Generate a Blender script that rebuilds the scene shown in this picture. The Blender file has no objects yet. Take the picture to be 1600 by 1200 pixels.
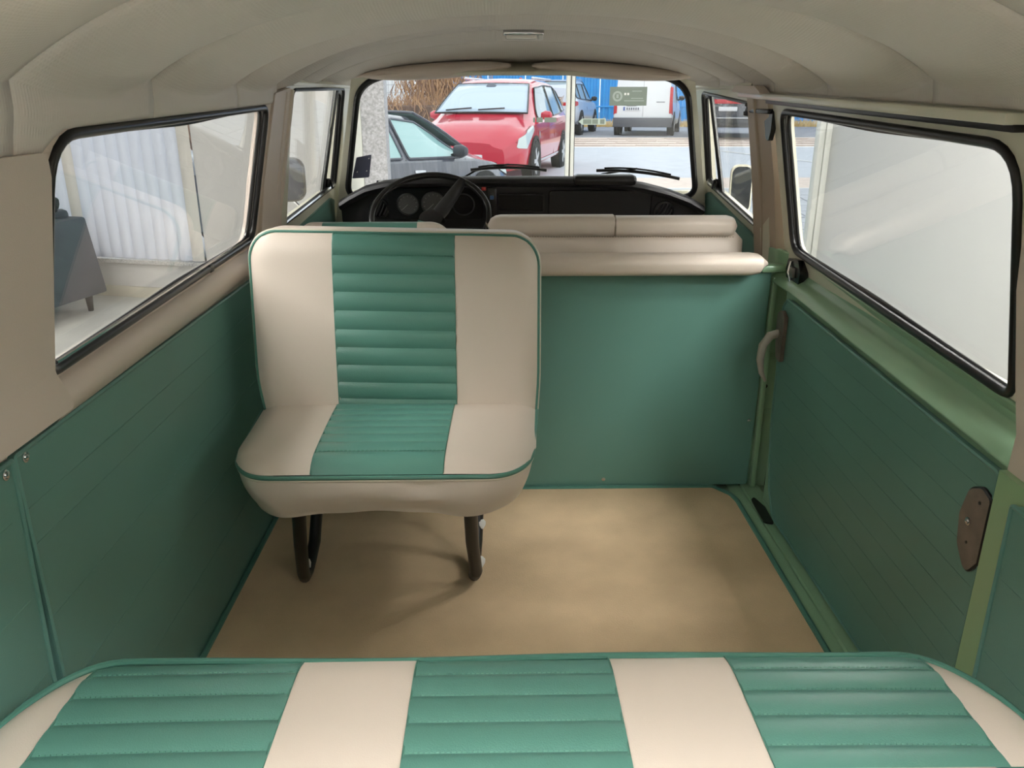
import bpy, bmesh, math, random
from mathutils import Vector, Matrix
from mathutils.geometry import tessellate_polygon
random.seed(7)
S = bpy.context.scene
COL = S.collection
PI = math.pi

# ------------------------------------------------------------------ camera, world, lights, exposure
cam_d = bpy.data.cameras.new('camera'); cam = bpy.data.objects.new('camera', cam_d); COL.objects.link(cam)
cam_d.sensor_width = 36.0; cam_d.lens = 1250.0 / 1600.0 * 36.0; cam_d.clip_start = 0.02; cam_d.clip_end = 300
_p = math.radians(19.6); _y = math.atan(25 / 1250 * math.cos(_p))
_f = Vector((math.sin(_y) * math.cos(_p), math.cos(_y) * math.cos(_p), -math.sin(_p)))
cam.location = (0, 0, 1.235); cam.rotation_euler = _f.to_track_quat('-Z', 'Y').to_euler()
S.camera = cam
S.view_settings.view_transform = 'Standard'; S.view_settings.look = 'None'
S.view_settings.gamma = 1; S.view_settings.use_curve_mapping = False
S.view_settings.exposure = 0.40
S.cycles.max_bounces = 16; S.cycles.diffuse_bounces = 8; S.cycles.transparent_max_bounces = 16
FILL_LIGHT = 13.0      # emission of the added ceiling fill lamps
W = bpy.data.worlds.new('overcast_sky'); S.world = W; W.use_nodes = True
_bg = W.node_tree.nodes['Background']; _bg.inputs[0].default_value = (0.90, 0.95, 1.0, 1); _bg.inputs[1].default_value = 1.3

# ------------------------------------------------------------------ materials
def lin(c):
    return tuple(((v / 255) / 12.92 if v / 255 <= .04045 else ((v / 255 + .055) / 1.055) ** 2.4) for v in c) + (1,)
MATS = {}
def mat(name, rgb, rough=.5, metal=0.0, bump=0.0, bscale=200, var=0.0, vscale=8, coat=0.0, spec=.5, emit=0, wave=None, stretch=None):
    if name in MATS: return MATS[name]
    m = bpy.data.materials.new(name); m.use_nodes = True; nt = m.node_tree; b = nt.nodes['Principled BSDF']
    c = lin(rgb); b.inputs['Base Color'].default_value = c; b.inputs['Roughness'].default_value = rough
    b.inputs['Metallic'].default_value = metal; b.inputs['Coat Weight'].default_value = coat
    b.inputs['Coat Roughness'].default_value = .05; b.inputs['Specular IOR Level'].default_value = spec
    if emit: b.inputs['Emission Color'].default_value = c; b.inputs['Emission Strength'].default_value = emit
    tc = nt.nodes.new('ShaderNodeTexCoord'); vec = tc.outputs['Object']
    if stretch:
        mp = nt.nodes.new('ShaderNodeMapping'); mp.inputs['Scale'].default_value = stretch
        nt.links.new(vec, mp.inputs[0]); vec = mp.outputs[0]
    if var:
        n = nt.nodes.new('ShaderNodeTexNoise'); n.inputs['Scale'].default_value = vscale; n.inputs['Detail'].default_value = 5
        nt.links.new(vec, n.inputs['Vector'])
        r = nt.nodes.new('ShaderNodeValToRGB')
        r.color_ramp.elements[0].position = .32; r.color_ramp.elements[1].position = .68
        r.color_ramp.elements[0].color = tuple(x * (1 - var) for x in c[:3]) + (1,)
        r.color_ramp.elements[1].color = tuple(min(1, x * (1 + var)) for x in c[:3]) + (1,)
        nt.links.new(n.outputs['Fac'], r.inputs['Fac']); nt.links.new(r.outputs[0], b.inputs['Base Color'])
    if bump:
        if wave:
            n2 = nt.nodes.new('ShaderNodeTexWave'); n2.inputs['Scale'].default_value = bscale; n2.bands_direction = wave
            out = n2.outputs['Fac']
        else:
            n2 = nt.nodes.new('ShaderNodeTexNoise'); n2.inputs['Scale'].default_value = bscale; n2.inputs['Detail'].default_value = 3
            out = n2.outputs['Fac']
        nt.links.new(vec, n2.inputs['Vector'])
        bp = nt.nodes.new('ShaderNodeBump'); bp.inputs['Strength'].default_value = bump; bp.inputs['Distance'].default_value = .003
        nt.links.new(out, bp.inputs['Height']); nt.links.new(bp.outputs[0], b.inputs['Normal'])
    MATS[name] = m; return m
def glass(name, tint=(1, 1, 1), rough=0.0, ior=1.45):
    if name in MATS: return MATS[name]
    m = bpy.data.materials.new(name); m.use_nodes = True; nt = m.node_tree; nt.nodes.clear()
    o = nt.nodes.new('ShaderNodeOutputMaterial'); t = nt.nodes.new('ShaderNodeBsdfTransparent'); g = nt.nodes.new('ShaderNodeBsdfGlossy')
    lw = nt.nodes.new('ShaderNodeLayerWeight'); lw.inputs['Blend'].default_value = .5
    pw = nt.nodes.new('ShaderNodeMath'); pw.operation = 'POWER'; pw.inputs[1].default_value = 5   # Schlick's Fresnel, same from both sides
    ma = nt.nodes.new('ShaderNodeMath'); ma.operation = 'MULTIPLY_ADD'; ma.inputs[1].default_value = .7; ma.inputs[2].default_value = .035
    x = nt.nodes.new('ShaderNodeMixShader')
    t.inputs[0].default_value = tint + (1,); g.inputs['Roughness'].default_value = rough
    nt.links.new(lw.outputs['Facing'], pw.inputs[0]); nt.links.new(pw.outputs[0], ma.inputs[0]); f = ma
    nt.links.new(f.outputs[0], x.inputs[0]); nt.links.new(t.outputs[0], x.inputs[1]); nt.links.new(g.outputs[0], x.inputs[2])
    nt.links.new(x.outputs[0], o.inputs[0]); MATS[name] = m; return m
def translucent(name, rgb):
    m = bpy.data.materials.new(name); m.use_nodes = True; nt = m.node_tree; nt.nodes.clear()
    o = nt.nodes.new('ShaderNodeOutputMaterial'); a = nt.nodes.new('ShaderNodeBsdfDiffuse'); t = nt.nodes.new('ShaderNodeBsdfTranslucent')
    x = nt.nodes.new('ShaderNodeMixShader'); x.inputs[0].default_value = .28
    a.inputs[0].default_value = lin(rgb); t.inputs[0].default_value = lin(rgb)
    nt.links.new(a.outputs[0], x.inputs[1]); nt.links.new(t.outputs[0], x.inputs[2]); nt.links.new(x.outputs[0], o.inputs[0])
    MATS[name] = m; return m

BEIGE = mat('beige_vinyl', (208, 196, 183), .42, bump=.12, bscale=600)
TEAL = mat('teal_vinyl', (86, 134, 122), .30, bump=.15, bscale=500)
TEALP = mat('teal_panel_vinyl', (96, 140, 130), .42, bump=.12, bscale=500)
PIPE = mat('teal_piping', (74, 124, 110), .35)
PIPEW = mat('cream_piping', (206, 198, 180), .4)
HEAD = mat('perforated_headliner', (212, 206, 199), .6, bump=.22, bscale=48, wave='X')
_nt = HEAD.node_tree; _w = [n for n in _nt.nodes if n.type == 'TEX_WAVE'][0]; _b = [n for n in _nt.nodes if n.type == 'BUMP'][0]
_w2 = _nt.nodes.new('ShaderNodeTexWave'); _w2.inputs['Scale'].default_value = 48; _w2.bands_direction = 'Y'
_nt.links.new([n for n in _nt.nodes if n.type == 'TEX_COORD'][0].outputs['Object'], _w2.inputs['Vector'])
_m = _nt.nodes.new('ShaderNodeMath'); _m.operation = 'MULTIPLY'; _nt.links.new(_w.outputs['Fac'], _m.inputs[0]); _nt.links.new(_w2.outputs['Fac'], _m.inputs[1]); _nt.links.new(_m.outputs[0], _b.inputs['Height'])
TRIMB = mat('beige_trim_vinyl', (208, 195, 184), .48, bump=.1, bscale=500)
GREEN = mat('pastel_green_paint', (138, 174, 142), .28, coat=.4)
CREAM = mat('cream_paint', (212, 210, 192), .3, coat=.4)
RUBBER = mat('black_rubber', (20, 19, 20), .3)
BLACK = mat('black_plastic', (38, 38, 40), .42, bump=.1, bscale=700)
BLACKS = mat('black_satin', (27, 27, 28), .25)
GAUGE = mat('gauge_face', (84, 84, 82), .5)
WHITEP = mat('white_plastic', (225, 225, 222), .4)
CHROME = mat('chrome', (205, 206, 208), .15, metal=1)
STEEL = mat('dull_steel', (120, 116, 110), .4, metal=.8)
BRONZE = mat('brown_cover_plate', (120, 108, 100), .45, metal=.3, var=.2, vscale=25)
CARPET = mat('tan_carpet', (206, 181, 148), .95, bump=.6, bscale=420, var=.09, vscale=6, spec=.1)
STITCH = mat('stitch_thread', (78, 130, 114), .6)
STITCHB = mat('beige_stitch_thread', (150, 136, 118), .6)
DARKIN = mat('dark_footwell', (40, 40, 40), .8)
GLASS = glass('clear_glass'); GLASSG = glass('showroom_glass', (.97, .99, .98))
HWALL = mat('white_wall_paint', (200, 201, 200), .7, bump=.1, bscale=60)
HFLOOR = mat('pale_hall_floor', (206, 205, 198), .3, var=.06, vscale=3)
HBASE = mat('stone_skirting', (198, 192, 176), .4)

# ------------------------------------------------------------------ helpers
def put(o, parent=None):
    COL.objects.link(o)
    if parent is not None: o.parent = parent
    return o
def tag(o, label, cat, group=None, kind=None):
    if label: o['label'] = label
    if cat: o['category'] = cat
    if group: o['group'] = group
    if kind: o['kind'] = kind
    return o
def struct(o, label, cat): return tag(o, label, cat, kind='structure')
def thing(name, label, cat, loc=(0, 0, 0), rz=0, group=None, kind=None):
    o = bpy.data.objects.new(name, None); o.empty_display_size = .05; o.location = loc; o.rotation_euler = (0, 0, rz); put(o)
    return tag(o, label, cat, group, kind)
def obj(name, v, f, m, parent=None, ang=38, smooth=True):
    me = bpy.data.meshes.new(name); me.from_pydata([tuple(p) for p in v], [], f); me.validate()
    bm = bmesh.new(); bm.from_mesh(me); bmesh.ops.remove_doubles(bm, verts=bm.verts, dist=1e-6)
    bmesh.ops.recalc_face_normals(bm, faces=bm.faces); bm.to_mesh(me); bm.free()
    if smooth:
        me.polygons.foreach_set('use_smooth', [True] * len(me.polygons)); me.set_sharp_from_angle(angle=math.radians(ang))
    me.materials.append(m)
    return put(bpy.data.objects.new(name, me), parent)
class MB:
    def __init__(s): s.v = []; s.f = []
    def add(s, v, f):
        n = len(s.v); s.v += [Vector(p) for p in v]; s.f += [[i + n for i in q] for q in f]; return s
    def box(s, a, b, bev=0, M=None, seg=2):
        bm = bmesh.new(); bmesh.ops.create_cube(bm, size=1)
        sx = [b[i] - a[i] for i in range(3)]; c = [(b[i] + a[i]) / 2 for i in range(3)]
        for q in bm.verts: q.co = Vector([q.co[i] * sx[i] + c[i] for i in range(3)])
        if bev: bmesh.ops.bevel(bm, geom=bm.edges[:], offset=min(bev, min(sx) * .49), segments=seg, affect='EDGES', profile=.5)
        bm.verts.ensure_lookup_table()
        v = [q.co.copy() for q in bm.verts]; f = [[q.index for q in k.verts] for k in bm.faces]
        if M: v = [M @ p for p in v]
        bm.free(); return s.add(v, f)
    def tube(s, pts, r, closed=False, n=8, cap=True, flat=1.0, up=None):
        pts = [Vector(p) for p in pts]; N = len(pts); v = []; f = []; prev = None
        for i, p in enumerate(pts):
            if closed: t = pts[(i + 1) % N] - pts[i - 1]
            else: t = pts[min(i + 1, N - 1)] - pts[max(i - 1, 0)]
            t.normalize()
            if prev is None:
                a = Vector(up) if up else (Vector((0, 0, 1)) if abs(t.z) < .9 else Vector((1, 0, 0)))
                nrm = (a - t * a.dot(t)).normalized()
            else: nrm = (prev - t * prev.dot(t)).normalized()
            prev = nrm; bn = t.cross(nrm); rr = r[i] if isinstance(r, (list, tuple)) else r
            for k in range(n):
                q = 2 * PI * k / n; v.append(p + (nrm * math.cos(q) + bn * math.sin(q) * flat) * rr)
        for i in range(N if closed else N - 1):
            j = (i + 1) % N
            for k in range(n): f.append([i * n + k, i * n + (k + 1) % n, j * n + (k + 1) % n, j * n + k])
        if cap and not closed: f.append(list(range(n))[::-1]); f.append([(N - 1) * n + k for k in range(n)])
        return s.add(v, f)
    def lathe(s, prof, M=None, n=24, closed=False):
        v = []; f = []
        for (r, z) in prof:
            for k in range(n): q = 2 * PI * k / n; v.append(Vector((r * math.cos(q), r * math.sin(q), z)))
        for i in range(len(prof) - 1):
            for k in range(n): f.append([i * n + k, i * n + (k + 1) % n, (i + 1) * n + (k + 1) % n, (i + 1) * n + k])
        if not closed: f.append(list(range(n))[::-1]); f.append([(len(prof) - 1) * n + k for k in range(n)])
        if M: v = [M @ p for p in v]
        return s.add(v, f)
    def grid(s, fn, nu, nv):
        v = [Vector(fn(i / nu, j / nv)) for j in range(nv + 1) for i in range(nu + 1)]
        f = [[j * (nu + 1) + i, j * (nu + 1) + i + 1, (j + 1) * (nu + 1) + i + 1, (j + 1) * (nu + 1) + i] for j in range(nv) for i in range(nu)]
        return s.add(v, f)
    def slab(s, loops, fn, d):
        """flat plate of 2D loops (outer first, holes after); fn maps 2D to 3D, d = thickness vector or function"""
        flat = [p for L in loops for p in L]; tri = tessellate_polygon([[Vector((p[0], p[1], 0)) for p in L] for L in loops])
        A = [Vector(fn(*p)) for p in flat]; D = [Vector(d(*p)) if callable(d) else Vector(d) for p in flat]; n = len(A)
        f = [list(t) for t in tri] + [[i + n for i in t][::-1] for t in tri]; o = 0
        for L in loops:
            k = len(L)
            for i in range(k): a = o + i; b = o + (i + 1) % k; f.append([a, b, b + n, a + n])
            o += k
        return s.add(A + [A[i] + D[i] for i in range(n)], f)
    def build(s, name, m, parent=None, ang=38, smooth=True): return obj(name, s.v, s.f, m, parent, ang, smooth)
def box(name, a, b, m, parent=None, bev=.004, M=None): return MB().box(a, b, bev, M).build(name, m, parent)
def rloop(pts, r, n=6, sub=0):
    """rounded 2D polygon; r is one radius or one per corner; sub = extra points on the straight edges"""
    out = []; N = len(pts)
    for i in range(N):
        p = Vector(pts[i]); a = Vector(pts[i - 1]) - p; b = Vector(pts[(i + 1) % N]) - p
        rr = r[i] if isinstance(r, (list, tuple)) else r
        if rr <= 0: out.append(tuple(p)); continue
        la, lb = a.length, b.length; a.normalize(); b.normalize(); half = a.angle(b) / 2
        t = min(rr / math.tan(half), la * .49, lb * .49); p0 = p + a * t; p1 = p + b * t
        for k in range(n + 1):
            q = k / n; out.append(tuple(p0 * (1 - q) ** 2 + p * 2 * q * (1 - q) + p1 * q * q))
    if sub:
        o2 = []
        for i in range(len(out)):
            a = Vector(out[i]); b = Vector(out[(i + 1) % len(out)]); o2.append(tuple(a)); L = (b - a).length; k = int(L / sub)
            for j in range(1, k + 1): o2.append(tuple(a.lerp(b, j / (k + 1))))
        out = o2
    return out
def lerpt(tab, x):
    if x <= tab[0][0]: return tab[0][1]
    for (a, b), (c, d) in zip(tab, tab[1:]):
        if x <= c: return b + (d - b) * (x - a) / (c - a)
    return tab[-1][1]
def scr(name, p, nrm, parent, r=.006, m=None):
    M = Matrix.Translation(p) @ Vector(nrm).to_track_quat('Z', 'Y').to_matrix().to_4x4()
    return MB().lathe([(r * 1.5, 0), (r * 1.5, .0012), (r, .0016), (r * .85, .0035), (r * .3, .0045)], M, 14).build(name, m or CHROME, parent)

# ================================================================== THE BUS SHELL
XC = .09
ZC = [(-.4, 1.40), (.3, 1.415), (1.1, 1.435), (1.55, 1.445), (2.05, 1.447), (2.45, 1.460), (2.68, 1.443), (2.9, 1.422), (3.12, 1.385), (3.3, 1.352)]
HWT = [(-.4, .71), (2.5, .71), (3.0, .66), (3.3, .62)]
KD = [(-.4, 1), (2.45, 1), (2.9, .8), (3.3, .6)]
def roof(u, y):
    x = u * lerpt(HWT, y); a = abs(x)
    return Vector((XC + x, y, lerpt(ZC, y) - lerpt(KD, y) * (.2 * a * a + .30 * a ** 4)))
BOWS = [.10, .35, .65, 1.10, 1.55, 2.05, 2.45, 2.68, 2.9, 3.24]  # roof's rear end set forward so lamp light reaches the rear bench
SAGS = [.03, .03, .034, .044, .044, .038, .020, .017, .012]
ceil = thing('ceiling', 'pale ribbed headliner arching over the bus interior', 'ceiling', kind='structure')
def hsec(t, y):
    """headliner section: t in -1..1 is the arch, beyond that it hangs down the side to the window tops"""
    if -1 <= t <= 1: return roof(t, y)
    e = roof(1 if t > 0 else -1, y); k = (abs(t) - 1) / .2
    zb = min(e.z - .01, lerpt([(1.16, 1.158), (1.22, 1.194), (2.35, 1.222), (2.45, 1.245), (2.6, 1.275), (3.3, 1.295)], y) if t < 0 else (1.20 if y < 1.2 else lerpt([(1.2, 1.216), (2.7, 1.262), (3.3, 1.29)], y)))
    z = e.z + (zb - e.z) * k
    if t < 0: xe = min(-.71 + .2 * (z - .8) + .004, e.x) if y < 2.45 else e.x - .015
    else: xe = min(.845 - .10 * (z - .7) - .004, e.x + .03) if y < 1.2 else e.x + .004
    return Vector((e.x + (xe - e.x) * min(1, k * 1.6), y, z))
for k in range(len(BOWS) - 1):
    y0, y1 = BOWS[k], BOWS[k + 1]; sag = SAGS[k]
    def hl(u, v, y0=y0, y1=y1, sag=sag):
        t = -1.2 + 2.4 * u; y = y0 + (y1 - y0) * v; p = hsec(t, y)
        g = 1 - min(1, abs(t) / 1.2) ** 5
        w = 4 * v * (1 - v); p.z -= sag * w * g
        p.x += (.006 if t < 0 else -.006) * w * max(0, min(1, (abs(t) - .85) / .2)) * (1 - max(0, abs(t) - 1.05) / .15); return p
    o = MB().grid(hl, 72, 14).build('headliner_panel', HEAD, ceil, ang=170)
    md = o.modifiers.new('thickness', 'SOLIDIFY'); md.thickness = .012; md.offset = 1
# outer steel roof skin, closes the shell above the headliner
struct(MB().grid(lambda u, v: roof(-1.1 + 2.2 * u, .08 + 3.32 * v) + Vector((0, 0, .05)), 24, 12).build('roof_skin', CREAM), 'cream steel roof skin above the headliner', 'roof')
# dome lamp
dl = thing('dome_lamp', 'small clear rectangular dome lamp on the headliner', 'lamp', (.085, 2.66, 1.424))
box('base', (-.062, -.02, -.006), (.062, .02, .012), CHROME, dl, .004)
box('diffuser', (-.054, -.016, -.016), (.040, .016, -.004), mat('lamp_lens', (232, 230, 222), .2), dl, .004)
box('switch', (.044, -.01, -.018), (.06, .01, -.004), WHITEP, dl, .003)

# ---- left side
def LW(y, z): return (-.71 + .2 * (z - .8) if z > .8 else -.71, y, z)
lw_hole = rloop([(1.195, .828), (2.30, .856), (2.325, 1.215), (1.195, 1.185)], [.03, .05, .035, .08])
wl = MB().slab([rloop([(-.32, .745), (2.42, .745), (2.42, 1.25), (-.32, 1.25)], 0), lw_hole[::-1]], LW, (-.03, 0, 0)).build('wall_left', TRIMB)
struct(wl, 'beige vinyl upper side wall around the left window', 'wall')
MB().tube([(-.639, y, 1.158 + (y + .3) * .004) for y in (-.3, .2, .7, 1.15, 1.20)], .0025).build('seam', TRIMB, wl)
def pane_window(n, loop, fn, label, offs, m=GLASS, sealr=.009, parent=None):
    w = thing(n, label, 'window', kind='structure') if parent is None else parent
    MB().slab([loop], lambda a, b: Vector(fn(a, b)) + Vector(offs), Vector(offs) * .15).build('pane', m, w)
    L = [Vector(fn(*p)) for p in loop]
    s1 = MB().tube(L, sealr, True, 10); o = s1.build('seal', RUBBER, w)
    cen = sum(L, Vector()) / len(L)
    MB().tube([p + (cen - p).normalized() * .011 + Vector(offs) * .6 for p in L], sealr * .62, True, 8).build('inner_seal', RUBBER, w)
    return w
lw_loop = rloop([(1.195, .828), (2.30, .856), (2.325, 1.215), (1.195, 1.185)], [.03, .05, .035, .08], sub=.05)
w1 = pane_window('window_1', lw_loop, LW, 'long side window in black rubber over the left wall panel', (-.02, 0, 0))
MB().tube([(-.700, 1.22, .842), (-.698, 2.28, .869)], .0035, n=6).build('chrome_strip', CHROME, w1)
box('clip', (-.708, 1.93, .838), (-.692, 1.955, .856), RUBBER, w1, .002)
# padded sill below the window
def sill(u, v):
    y = 1.185 + 1.205 * u; b = .745 + .012 * u; t = lerpt([(1.19, .818), (2.4, .848)], y)
    a = v * PI; return (-.712 + .030 * math.sin(a) ** .7, y, b + (t - b) * v)
struct(MB().grid(sill, 24, 14).build('trim_1', TRIMB), 'padded beige sill roll under the left window', 'trim')
# C pillar covering with its overlapping edge
cp = MB().slab([rloop([(-.3, .768), (1.215, .768), (1.205, .80), (1.185, .835), (1.178, 1.13), (1.165, 1.165), (-.3, 1.165)], [0, .01, .02, .02, .02, .02, 0])],
               lambda y, z: Vector(LW(y, z)) + Vector((lerpt([(.76, .030), (.80, .028), (.835, .020), (.86, .014)], z), 0, 0)), (-.012, 0, 0)).build('trim_2', TRIMB)
struct(cp, 'smooth beige vinyl cover on the left rear pillar', 'trim')
# lower panels
def panel(name, pts, x, dx, m, label, cat, r=.006, lines=(), y0=0, y1=0):
    o = MB().slab([rloop(pts, r)], lambda y, z: (x, y, z), (dx, 0, 0)).build(name, m)
    struct(o, label, cat); s = -1 if dx > 0 else 1
    e = MB().tube([(x + s * .000, p[0], p[1]) for p in rloop(pts, r, sub=.1)], .0045, True, 6).build('edge_roll', m, o)
    for (za, zb) in lines:
        MB().tube([(x + s * .0003, y0, za), (x + s * .0003, y1, zb)], .0008, n=5).build('weld_line', m, o)
    return o
pl1 = panel('trim_3', [(1.066, .004), (2.405, .004), (2.405, .750), (1.066, .748)], -.70, -.012, TEALP, 'long teal vinyl wall panel left of the middle seat', 'panel',
            lines=[(.66, .665), (.60, .60), (.47, .47), (.33, .33), (.18, .18)], y0=1.075, y1=2.39)
pl2 = panel('trim_4', [(-.3, .004), (1.022, .004), (1.060, .746), (-.3, .744)], -.70, -.012, TEALP, 'rear teal vinyl wall panel beside the left end of the rear bench', 'panel',
            lines=[(.66, .66), (.53, .53), (.40, .40)], y0=-.28, y1=1.03)
scr('screw', (-.6995, 1.092, .736), (1, 0, 0), pl1, .0055); scr('screw', (-.6995, 1.040, .732), (1, 0, 0), pl2, .0055)
struct(box('wall_left_outer', (-.83, -.12, -.35), (-.775, 3.1, .745), DARKIN, None, .01), 'steel outer side behind the left panels, coloured dark for gap shade', 'wall')  # dark colour puts the shade into the gap between the panels

# ---- left B pillar and cab door
pil = MB().slab([rloop([(2.345, .72), (2.565, .72), (2.565, 1.0), (2.555, 1.268), (2.375, 1.25), (2.345, 1.0)], .01)], lambda y, z: Vector(LW(y, z)) + Vector((.008, 0, 0)), (-.05, 0, 0)).build('trim_5', TRIMB)
struct(pil, 'beige covered pillar between left window and driver door', 'trim')
MB().tube([Vector(LW(2.555, z)) + Vector((.008, .0, 0)) for z in (.72, .9, 1.1, 1.262)], .009, n=8).build('pillar_edge', TRIMB, pil)
MB().tube([Vector(LW(2.50, z)) + Vector((.008, .0, 0)) for z in (.72, .9, 1.1, 1.255)], .004, n=8).build('pillar_seam', TRIMB, pil)
def CDL(y, z): return (-.72 + .11 * (y - 2.6) + .2 * (max(z, .8) - .85), y, z)
def CDR(y, z): return (.88 - .06 * (y - 2.6) - .18 * (max(z, .8) - .85), y, z)
def cab_door(n, fn, sgn, outer, hole, div, teal, label, who):
    d = thing(n, label, 'door', kind='structure')
    MB().slab([rloop(outer, .02), rloop(hole, .025, sub=.06)[::-1]], fn, (sgn * .035, 0, 0)).build('door_skin', CREAM, d)
    hl = rloop(hole, .025, sub=.06)
    MB().slab([hl], lambda a, b: Vector(fn(a, b)) + Vector((sgn * .015, 0, 0)), (sgn * .004, 0, 0)).build('pane', GLASS, d)
    L = [Vector(fn(*p)) for p in hl]
    MB().tube(L, .006, True, 8).build('frame_seal', RUBBER, d)
    (ya, za), (yb, zb) = div
    A = Vector(fn(ya, za)) + Vector((sgn * .006, 0, 0)); B = Vector(fn(yb, zb)) + Vector((sgn * .006, 0, 0))
    MB().tube([A, B], .0075, n=8).build('vent_window_post', RUBBER, d)
    MB().tube([A + Vector((0, -.010, 0)), B + Vector((0, -.010, 0))], .0035, n=6).build('chrome_bead', CHROME, d)
    # vent window frame: front part of the opening
    q = [(ya + .012, za), (hole[1][0] - .012, hole[1][1] + .012), (hole[2][0] - .014, hole[2][1] - .014), (yb + .012, zb)]
    ql = rloop(q if za < zb else q[::-1], .03, sub=.06)
    MB().tube([Vector(fn(*p)) + Vector((sgn * .008, 0, 0)) for p in ql], .009, True, 8).build('vent_window_seal', RUBBER, d)
    cc = Vector(fn(ya + .035, za + .035))
    lt = MB().box((-.01, -.012, -.016), (.012, .012, .016), .004, Matrix.Translation(cc)).build('vent_latch', BLACKS, d)
    MB().tube([cc + Vector((-sgn * .012, 0, .012)), cc + Vector((-sgn * .02, -.012, -.02))], .004).build('latch_lever', BLACKS, lt)
    # chrome wipe strip along the sill
    s0 = Vector(fn(hole[0][0] + .01, hole[0][1])); s1 = Vector(fn(hole[1][0] - .02, hole[1][1]))
    MB().tube([s0 + Vector((-sgn * .004, 0, .006)), s1 + Vector((-sgn * .004, 0, .006))], .007, n=8).build('wipe_strip', CHROME, d)
    MB().tube([s0 + Vector((-sgn * .004, 0, .014)), s1 + Vector((-sgn * .004, 0, .014))], .004, n=8).build('wipe_seal', RUBBER, d)
    kb = s0 + Vector((-sgn * .016, .012, .0)); MB().lathe([(.005, -.01), (.004, .015), (.008, .018), (.008, .026), (.004, .029)], Matrix.Translation(kb), 12).build('lock_knob', BLACKS, d)
    MB().slab([rloop(teal, .02)], lambda a, b: Vector(fn(a, b)) + Vector((-sgn * .014, 0, 0)), (sgn * .012, 0, 0)).build('trim_panel', TEALP, d)
    return d
cab_door('door_1', CDL, -1, [(2.55, .30), (3.30, .30), (3.30, 1.292), (2.55, 1.288)], [(2.66, .835), (3.24, .915), (3.205, 1.272), (2.66, 1.262)],
         ((3.104, .900), (3.122, 1.266)), [(2.6, .32), (3.22, .32), (3.22, .86), (3.17, .875), (2.6, .775)], 'driver door with quarter window and teal trim panel', 'driver')
cab_door('door_2', CDR, 1, [(2.50, .30), (3.30, .30), (3.30, 1.29), (2.50, 1.262)], [(2.632, .815), (3.215, .925), (3.170, 1.258), (2.632, 1.218)],
         ((3.058, .900), (3.082, 1.252)), [(2.5, .32), (3.22, .32), (3.22, .88), (3.17, .895), (2.5, .755)], 'passenger door with quarter window and teal trim panel', 'passenger')
# header rails above the cab doors
struct(MB().tube([Vector(CDL(y, 1.283)) + Vector((.012, 0, 0)) for y in (2.53, 2.9, 3.28)], .010, n=8).build('trim_6', CREAM), 'cream rail above the driver door window', 'trim')
struct(MB().tube([Vector(CDR(y, 1.276)) + Vector((-.012, 0, 0)) for y in (2.60, 2.9, 3.28)], .010, n=8).build('trim_7', CREAM), 'cream rail above the passenger door window', 'trim')

# ---- right side: sliding door
def SD(y, z): return (.895 - .2 * (z - .75), y, z)
sd = thing('door_3', 'sliding door with long window and dark teal trim panel', 'door', kind='structure')
sd_pts = [(1.285, .745), (2.36, .812), (2.36, 1.203), (1.275, 1.165)]; sd_r = [.035, .05, .04, .085]
MB().slab([rloop([(1.185, .735), (2.440, .735), (2.440, 1.231), (1.185, 1.205)], [0, 0, .03, .02]), rloop(sd_pts, sd_r)[::-1]], SD, (.03, 0, 0)).build('upper_frame', CREAM, sd)
pane_window(None, rloop(sd_pts, sd_r, sub=.05), SD, None, (.02, 0, 0), parent=sd, sealr=.0095)
def ledge(u, v):
    y = 1.19 + 1.285 * u; top = .737; bot = lerpt([(1.19, .652), (2.28, .702)], y)
    prof = [(0, .898, 0), (.25, .906, .22), (.45, .905, .45), (.62, .890, .66), (.78, .868, .80), (.9, .858, .92), (1.0, .852, 1.0)]
    x = lerpt([(a, b) for a, b, c in prof], v); k = lerpt([(a, c) for a, b, c in prof], v)
    e = max(0, (u - .93) / .07); x = x - (x - .853) * e * e
    t = top + (y - 1.19) * .05
    return (x, y, t + (bot - t) * k)
o = MB().grid(ledge, 40, 24).build('lower_skin', GREEN, sd, ang=80)
md = o.modifiers.new('thickness', 'SOLIDIFY'); md.thickness = .01
MB().slab([rloop([(1.19, .004), (2.30, .004), (2.30, .70), (1.19, .654)], 0)], lambda y, z: (.856, y, z), (.05, 0, 0)).build('inner_skin', GREEN, sd)
tp_pts = [(1.198, .022), (2.165, .022), (2.225, .10), (2.265, .28), (2.278, .66), (2.25, .688), (1.200, .642)]
tp = MB().slab([rloop(tp_pts, [.01, .05, .08, .08, .02, .02, .01])], lambda y, z: (.842, y, z), (.013, 0, 0)).build('trim_panel', TEALP, sd)
MB().tube([(.8425, p[0], p[1]) for p in rloop(tp_pts, [.01, .05, .08, .08, .02, .02, .01], sub=.1)], .0045, True, 6).build('edge_roll', TEALP, tp)
for za in (.60, .54, .48, .42, .36, .30, .24, .18, .12):
    MB().tube([(.8417, 1.21, za - .006), (.8417, 2.20, za + .03)], .0006, n=5).build('weld_line', TEALP, tp)
# latch below the front window corner
lt = MB().slab([rloop([(2.258, .716), (2.295, .700), (2.345, .712), (2.368, .755), (2.354, .790), (2.278, .796), (2.250, .765)], .014)], lambda y, z: (.902, y, z), (-.034, 0, 0)).build('window_latch', BLACKS, sd)
box('latch_knob', (.858, 2.285, .742), (.870, 2.315, .772), STEEL, lt, .005); box('latch_bolt', (.872, 2.352, .752), (.886, 2.376, .766), STEEL, lt, .003)
MB().tube([(.866, 2.325, .785), (.858, 2.318, .755), (.866, 2.310, .722)], .0035).build('latch_wire', CHROME, lt)
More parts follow.
